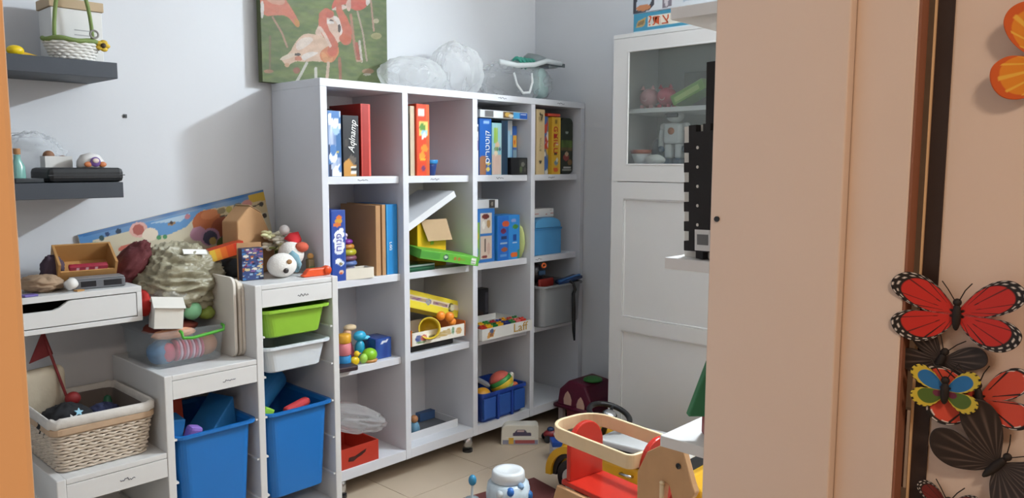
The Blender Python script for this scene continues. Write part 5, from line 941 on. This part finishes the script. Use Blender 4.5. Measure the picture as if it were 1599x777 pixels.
# yellow ride-on car
t = thing('ride_on_car', 'yellow ride-on toy car with a white deck and black steering wheel', 'toy car', (2.60, -1.24, 0))
YL = mat('yellow_car_plastic', '#e0a91e', .35, var=.04); CB = BLACK
sidep = [(.335, .05), (.330, .15), (.300, .225), (.255, .240), (.20, .205), (.10, .195), (-.22, .200), (-.30, .235), (-.345, .19), (-.36, .11), (-.35, .05)]
MB().prism(sidep, -.15, .15, 'x').build('body', YL, t, bev=.012, seg=3)
MB().prism([(.13, .196), (.12, .232), (-.22, .240), (-.25, .205)], -.149, .143, 'x').build('trim', CB, t, bev=.005)
MB().prism([(.17, .2325), (.165, .255), (-.20, .272), (-.22, .2405)], -.112, .135, 'x').build('deck', flat('#e2e4e4', .35), t, bev=.006)
for sy in (.235, -.25):
    for sx in (-1, 1):
        w_ = MB().lathe([(.055, -.022), (.078, -.018), (.078, .018), (.055, .022)], 26, (sx*.150, sy, .079), 'x').build('wheel', CB, t, smooth=False); MB().lathe([(.045, -.0225-.004), (.045, .0225+.004)], 20, (sx*.150, sy, .079), 'x').build('hub_cap', flat('#c8c4be', .4), w_)
an = np.linspace(-.1, PI+.1, 20)
for sx in (-1, 1):
    for nm, r0, r1, m_, xo in (('wheel_arch', .082, .102, CB, .170), ('fender', .1025, .132, YL, .182)):
        sec = [(.235+r1*math.cos(a), .084+r1*math.sin(a)) for a in an]+[(.235+r0*math.cos(a), .084+r0*math.sin(a)) for a in an[::-1]]
        b_ = MB(); n_ = len(an)
        for i in range(n_-1): b_.prism([(.235+r0*math.cos(an[i]), .084+r0*math.sin(an[i])), (.235+r1*math.cos(an[i]), .084+r1*math.sin(an[i])), (.235+r1*math.cos(an[i+1]), .084+r1*math.sin(an[i+1])), (.235+r0*math.cos(an[i+1]), .084+r0*math.sin(an[i+1]))], sx*.130, sx*xo, 'x')
        b_.build(nm, m_, t)
MB().tube([(-.153, .00, .165), (-.166, .0, .168), (-.166, -.05, .168), (-.153, -.05, .165)], .006, 8).build('side_handle', CHROME, t, smooth=True)
MB().tube([(.03, .23, .22), (.03, .20, .30)], .012, 10).build('steering_column', CB, t, smooth=True)
sw = MB().tube([(.088*math.cos(a), .088*math.sin(a), 0) for a in np.linspace(0, 2*PI, 36, endpoint=False)], .012, 10, True)
for k in range(3): a = k*2*PI/3+.5; sw.tube([(.02*math.cos(a), .02*math.sin(a), 0), (.085*math.cos(a), .085*math.sin(a), 0)], .007, 8)
sw = sw.build('steering_wheel', CB, t, (.03, .195, .312), (math.radians(18), 0, 0), smooth=True)
MB().lathe([(.030, 0), (.032, .008), (.020, .018), (.001, .020)], 22).build('hub', CHROME, sw, (0, 0, -.002), smooth=True)

# wooden rocking animal
t = thing('rocking_animal', 'wooden rocking animal with red seat, red backrest and bent rail', 'rocking toy', (2.06, -1.47, 0), -98)
ring = [p for p in rrect(-.205, .182, -.112, .112, .085, 8) if p[0] < -.11]+[p for p in rrect(-.205, .182, -.112, .112, .022, 5) if p[0] > .1]
ring = sorted(ring, key=lambda p: math.atan2(p[1]/.112, (p[0]+.01)/.19))
MB().band(ring, .046, .012, .440).build('rail', PALE, t, bev=.003, smooth=False)
br = [(-.078, .295), (.078, .295)]+[(.078*math.cos(a), .405+.085*math.sin(a)) for a in np.linspace(0, PI, 18)]
MB().prism(br, -.138, -.118, 'x').build('backrest', RED, t, bev=.004)
fr_ = [(-.080, .20), (.085, .20)]+[(.0025+.0825*math.cos(a), .425+.098*math.sin(a)) for a in np.linspace(0, PI, 18)]
MB().prism(fr_, .185, .205, 'x').build('front_panel', RED, t, bev=.004)
MB().box(-.155, .184, -.085, .085, .277, .295).build('seat', RED, t, bev=.004)
hp = [(.206, .17), (.206, .442), (.242, .514), (.302, .555), (.372, .562), (.392, .511), (.410, .466), (.420, .446), (.410, .425), (.365, .405), (.342, .400), (.328, .440), (.313, .443), (.307, .394), (.304, .17)]
MB().prism(hp, -.107, -.082, 'y').build('head_plate', WOOD, t, bev=.004)
MB().box(.206, .222, -.080, .086, .30, .44).build('head_core', RED, t, bev=.004)
for s in (-1,): MB().lathe([(.0085, 0), (.008, .003), (.001, .004)], 16, (.363, .107 if s > 0 else -.111, .508), 'y').build('eye', BLACK, t, smooth=True)
for s in (-1,): MB().cyl(.007, .10, 12, (.312, s*.118, .340)).ball(.008, .008, .006, (.312, s*.118, .445), 12, 8).build('peg', PALE, t, smooth=True)
MB().prism([(.31, .36), (.335, .42), (.35, .37)], -.100, -.086, 'y').build('tongue', RED, t)
for s in (-1, 1):
    sp = [(-.16, .276), (.205, .276), (.30, .03), (.22, .012), (.0, .0), (-.18, .014), (-.30, .04), (-.22, .10)]
    MB().prism(sp, s*.092-.010, s*.092+.010, 'y').build('side_plate', WOOD, t, bev=.004)
for x in (-.16, .16): MB().tube([(x, -.082, .05), (x, .082, .05)], .010, 10).build('cross_bar', PALE, t, smooth=True)

# ------------------------------------------------------------------ butterflies on the open door
def wing(outline, root, n=96, m=40):
    """fan mesh between a wing root and its outline (y,z); gives (vertices, faces, s, t) with s along the rim and t from root to rim"""
    P = [Vector(p) for p in outline]; Ls = [0]
    for i in range(len(P)-1): Ls.append(Ls[-1]+(P[i+1]-P[i]).length)
    rim = []
    for k in range(n+1):
        d = Ls[-1]*k/n; i = 0
        while i < len(P)-2 and Ls[i+1] < d: i += 1
        # smooth the outline a little
        f = (d-Ls[i])/max(Ls[i+1]-Ls[i], 1e-9); p0 = P[max(i-1, 0)]; p1 = P[i]; p2 = P[i+1]; p3 = P[min(i+2, len(P)-1)]
        rim.append(.5*((2*p1)+(p2-p0)*f+(2*p0-5*p1+4*p2-p3)*f*f+(3*p1-p0-3*p2+p3)*f**3))
    R0 = Vector(root); V = []; S = []; T_ = []
    for k in range(n+1):
        for j in range(m+1): V.append(R0.lerp(rim[k], j/m)); S.append(k/n); T_.append(j/m)
    F = [(k*(m+1)+j, (k+1)*(m+1)+j, (k+1)*(m+1)+j+1, k*(m+1)+j+1) for k in range(n) for j in range(m)]
    return V, F, np.array(S), np.array(T_)
def butterfly(label, y, z, ang, wings, colfn, body_len, scale=1, lift=.012, off=.003, bodyc='#1c1614'):
    t = thing('butterfly', label, 'butterfly', (.930-off, y, z)); t.rotation_euler = (math.radians(ang), 0, 0)
    MB().ball(.0045*scale, .0045*scale, body_len/2, (-.006, 0, 0), 12, 10).build('body', flat(bodyc, .7), t, smooth=True)
    MB().ball(.0042*scale, .0042*scale, .0042*scale, (-.006, 0, body_len/2)).build('head', flat(bodyc, .7), t, smooth=True)
    for s in (-1, 1): MB().tube([(-.007, s*.001, body_len/2), (-.012, s*.008, body_len/2+.014), (-.012, s*.014, body_len/2+.022)], .0006, 5).build('antenna', flat(bodyc, .7), t)
    for wi, (outl, root) in enumerate(wings):
        for s in (-1, 1):
            V, F, S, T_ = wing(outl, root); C = colfn(wi, S, T_, s)
            vs = [(-.004-lift*(abs(p.x)/.06)**1.3, p.x*s, p.y) for p in V]
            me = bpy.data.meshes.new('wing'); me.from_pydata(vs, [], F); me.materials.append(print_mat(.6))
            at = me.color_attributes.new('Col', 'FLOAT_COLOR', 'POINT'); at.data.foreach_set('color', np.concatenate([C, np.ones((len(vs), 1))], 1).astype(np.float32).ravel())
            o = bpy.data.objects.new('wing', me); COL.objects.link(o); o.parent = t; me.shade_smooth()
            md = o.modifiers.new('solid', 'SOLIDIFY'); md.thickness = .0006
    return t
def mono(base, border='#120d0c', veins=7, dots='#e8e0d8', bw=.16):
    def f(wi, S, T_, s):
        C = np.zeros((len(S), 3)); C[:] = lin(base); vn = np.abs(((S*veins) % 1)-.5) > .455-.02/np.maximum(T_, .15)*.3
        C[vn & (T_ > .25)] = lin(border); e = T_ > 1-bw; C[e] = lin(border); C[(S < .035) | (S > .965)] = lin(border); C[T_ < .10] = lin(border)
        if dots:
            for row, (a, b) in enumerate(((.955, .985), (.885, .925))): C[(T_ > a) & (T_ < b) & (((S*veins*2.5+row*.5) % 1) < .45)] = lin(dots)
        return C
    return f
def dusky(wi, S, T_, s):
    C = np.zeros((len(S), 3)); k = (.5+.5*np.cos(S*2*PI*9))**6*np.clip(T_*1.4, 0, 1)*(1-T_)*2.2; C[:] = np.array(lin('#241c1a')); C += k[:, None]*(np.array(lin('#6a5a52'))-np.array(lin('#241c1a'))); return C
def gaudy(wi, S, T_, s):
    C = np.zeros((len(S), 3)); C[:] = lin('#1f6fae' if wi == 0 else '#4e6a24'); C[T_ > .78] = lin('#cdb83a'); C[T_ < (.15 if wi == 0 else .35)] = lin('#241a34' if wi == 0 else '#6a2440')
    C[(T_ > .93) & (((S*14) % 1) < .4)] = lin('#15100e'); C[(S < .05) | (S > .95)] = lin('#17120f'); return C
def orange(wi, S, T_, s):
    C = np.zeros((len(S), 3)); C[:] = lin('#e08a1c'); C[T_ > .86] = lin('#cf5a18'); C[S < .12] = lin('#cf5a18'); C[(np.abs(((S*9) % 1)-.5) < .12) & (T_ > .45) & (T_ < .9)] = lin('#e8b440'); C[(T_ < .35)] = lin('#d9c030' if wi else '#e09a20'); return C
FWD = [(.002, .012), (.018, .040), (.034, .056), (.050, .060), (.062, .050), (.063, .034), (.050, .016), (.028, .004), (.002, .002)]
HND = [(.002, .004), (.026, .004), (.050, .002), (.062, -.012), (.058, -.030), (.044, -.042), (.026, -.040), (.010, -.024), (.002, -.008)]
W2 = [(FWD, (.002, .006)), (HND, (.002, .002))]
def sc(W, k, kz=None): return [([(x*k, z*(kz or k)) for x, z in o], (r[0]*k, r[1]*(kz or k))) for o, r in W]
butterfly('red and black butterfly with white dotted borders, largest on the door', -2.727, 1.205, 0, sc(W2, .98, .72), mono('#c4261c'), .030, off=.012)
butterfly('orange yellow butterfly near the top of the door', -2.802, 1.458, 12, sc(W2, .92, .9), orange, .04, bodyc='#7a4a14')
butterfly('dark grey butterfly half hidden below the red one', -2.712, 1.152, 20, sc(W2, .62, .55), dusky, .026, off=.004)
butterfly('blue and yellow butterfly with green lower wings', -2.722, 1.124, 0, sc(W2, .52, .44), gaudy, .026, off=.018)
butterfly('coral red butterfly to the right of the blue one', -2.752, 1.118, -8, sc(W2, .80, .62), mono('#cf4a34', bw=.08, dots='#e8e0d8', veins=3), .034, off=.007)
butterfly('large black butterfly at the bottom of the door', -2.770, 1.052, 38, sc(W2, 1.0, .8), dusky, .034, off=.006)
butterfly('small dotted butterfly lowest on the door', -2.728, .992, 5, sc(W2, .5, .42), mono('#6a1c18'), .02)
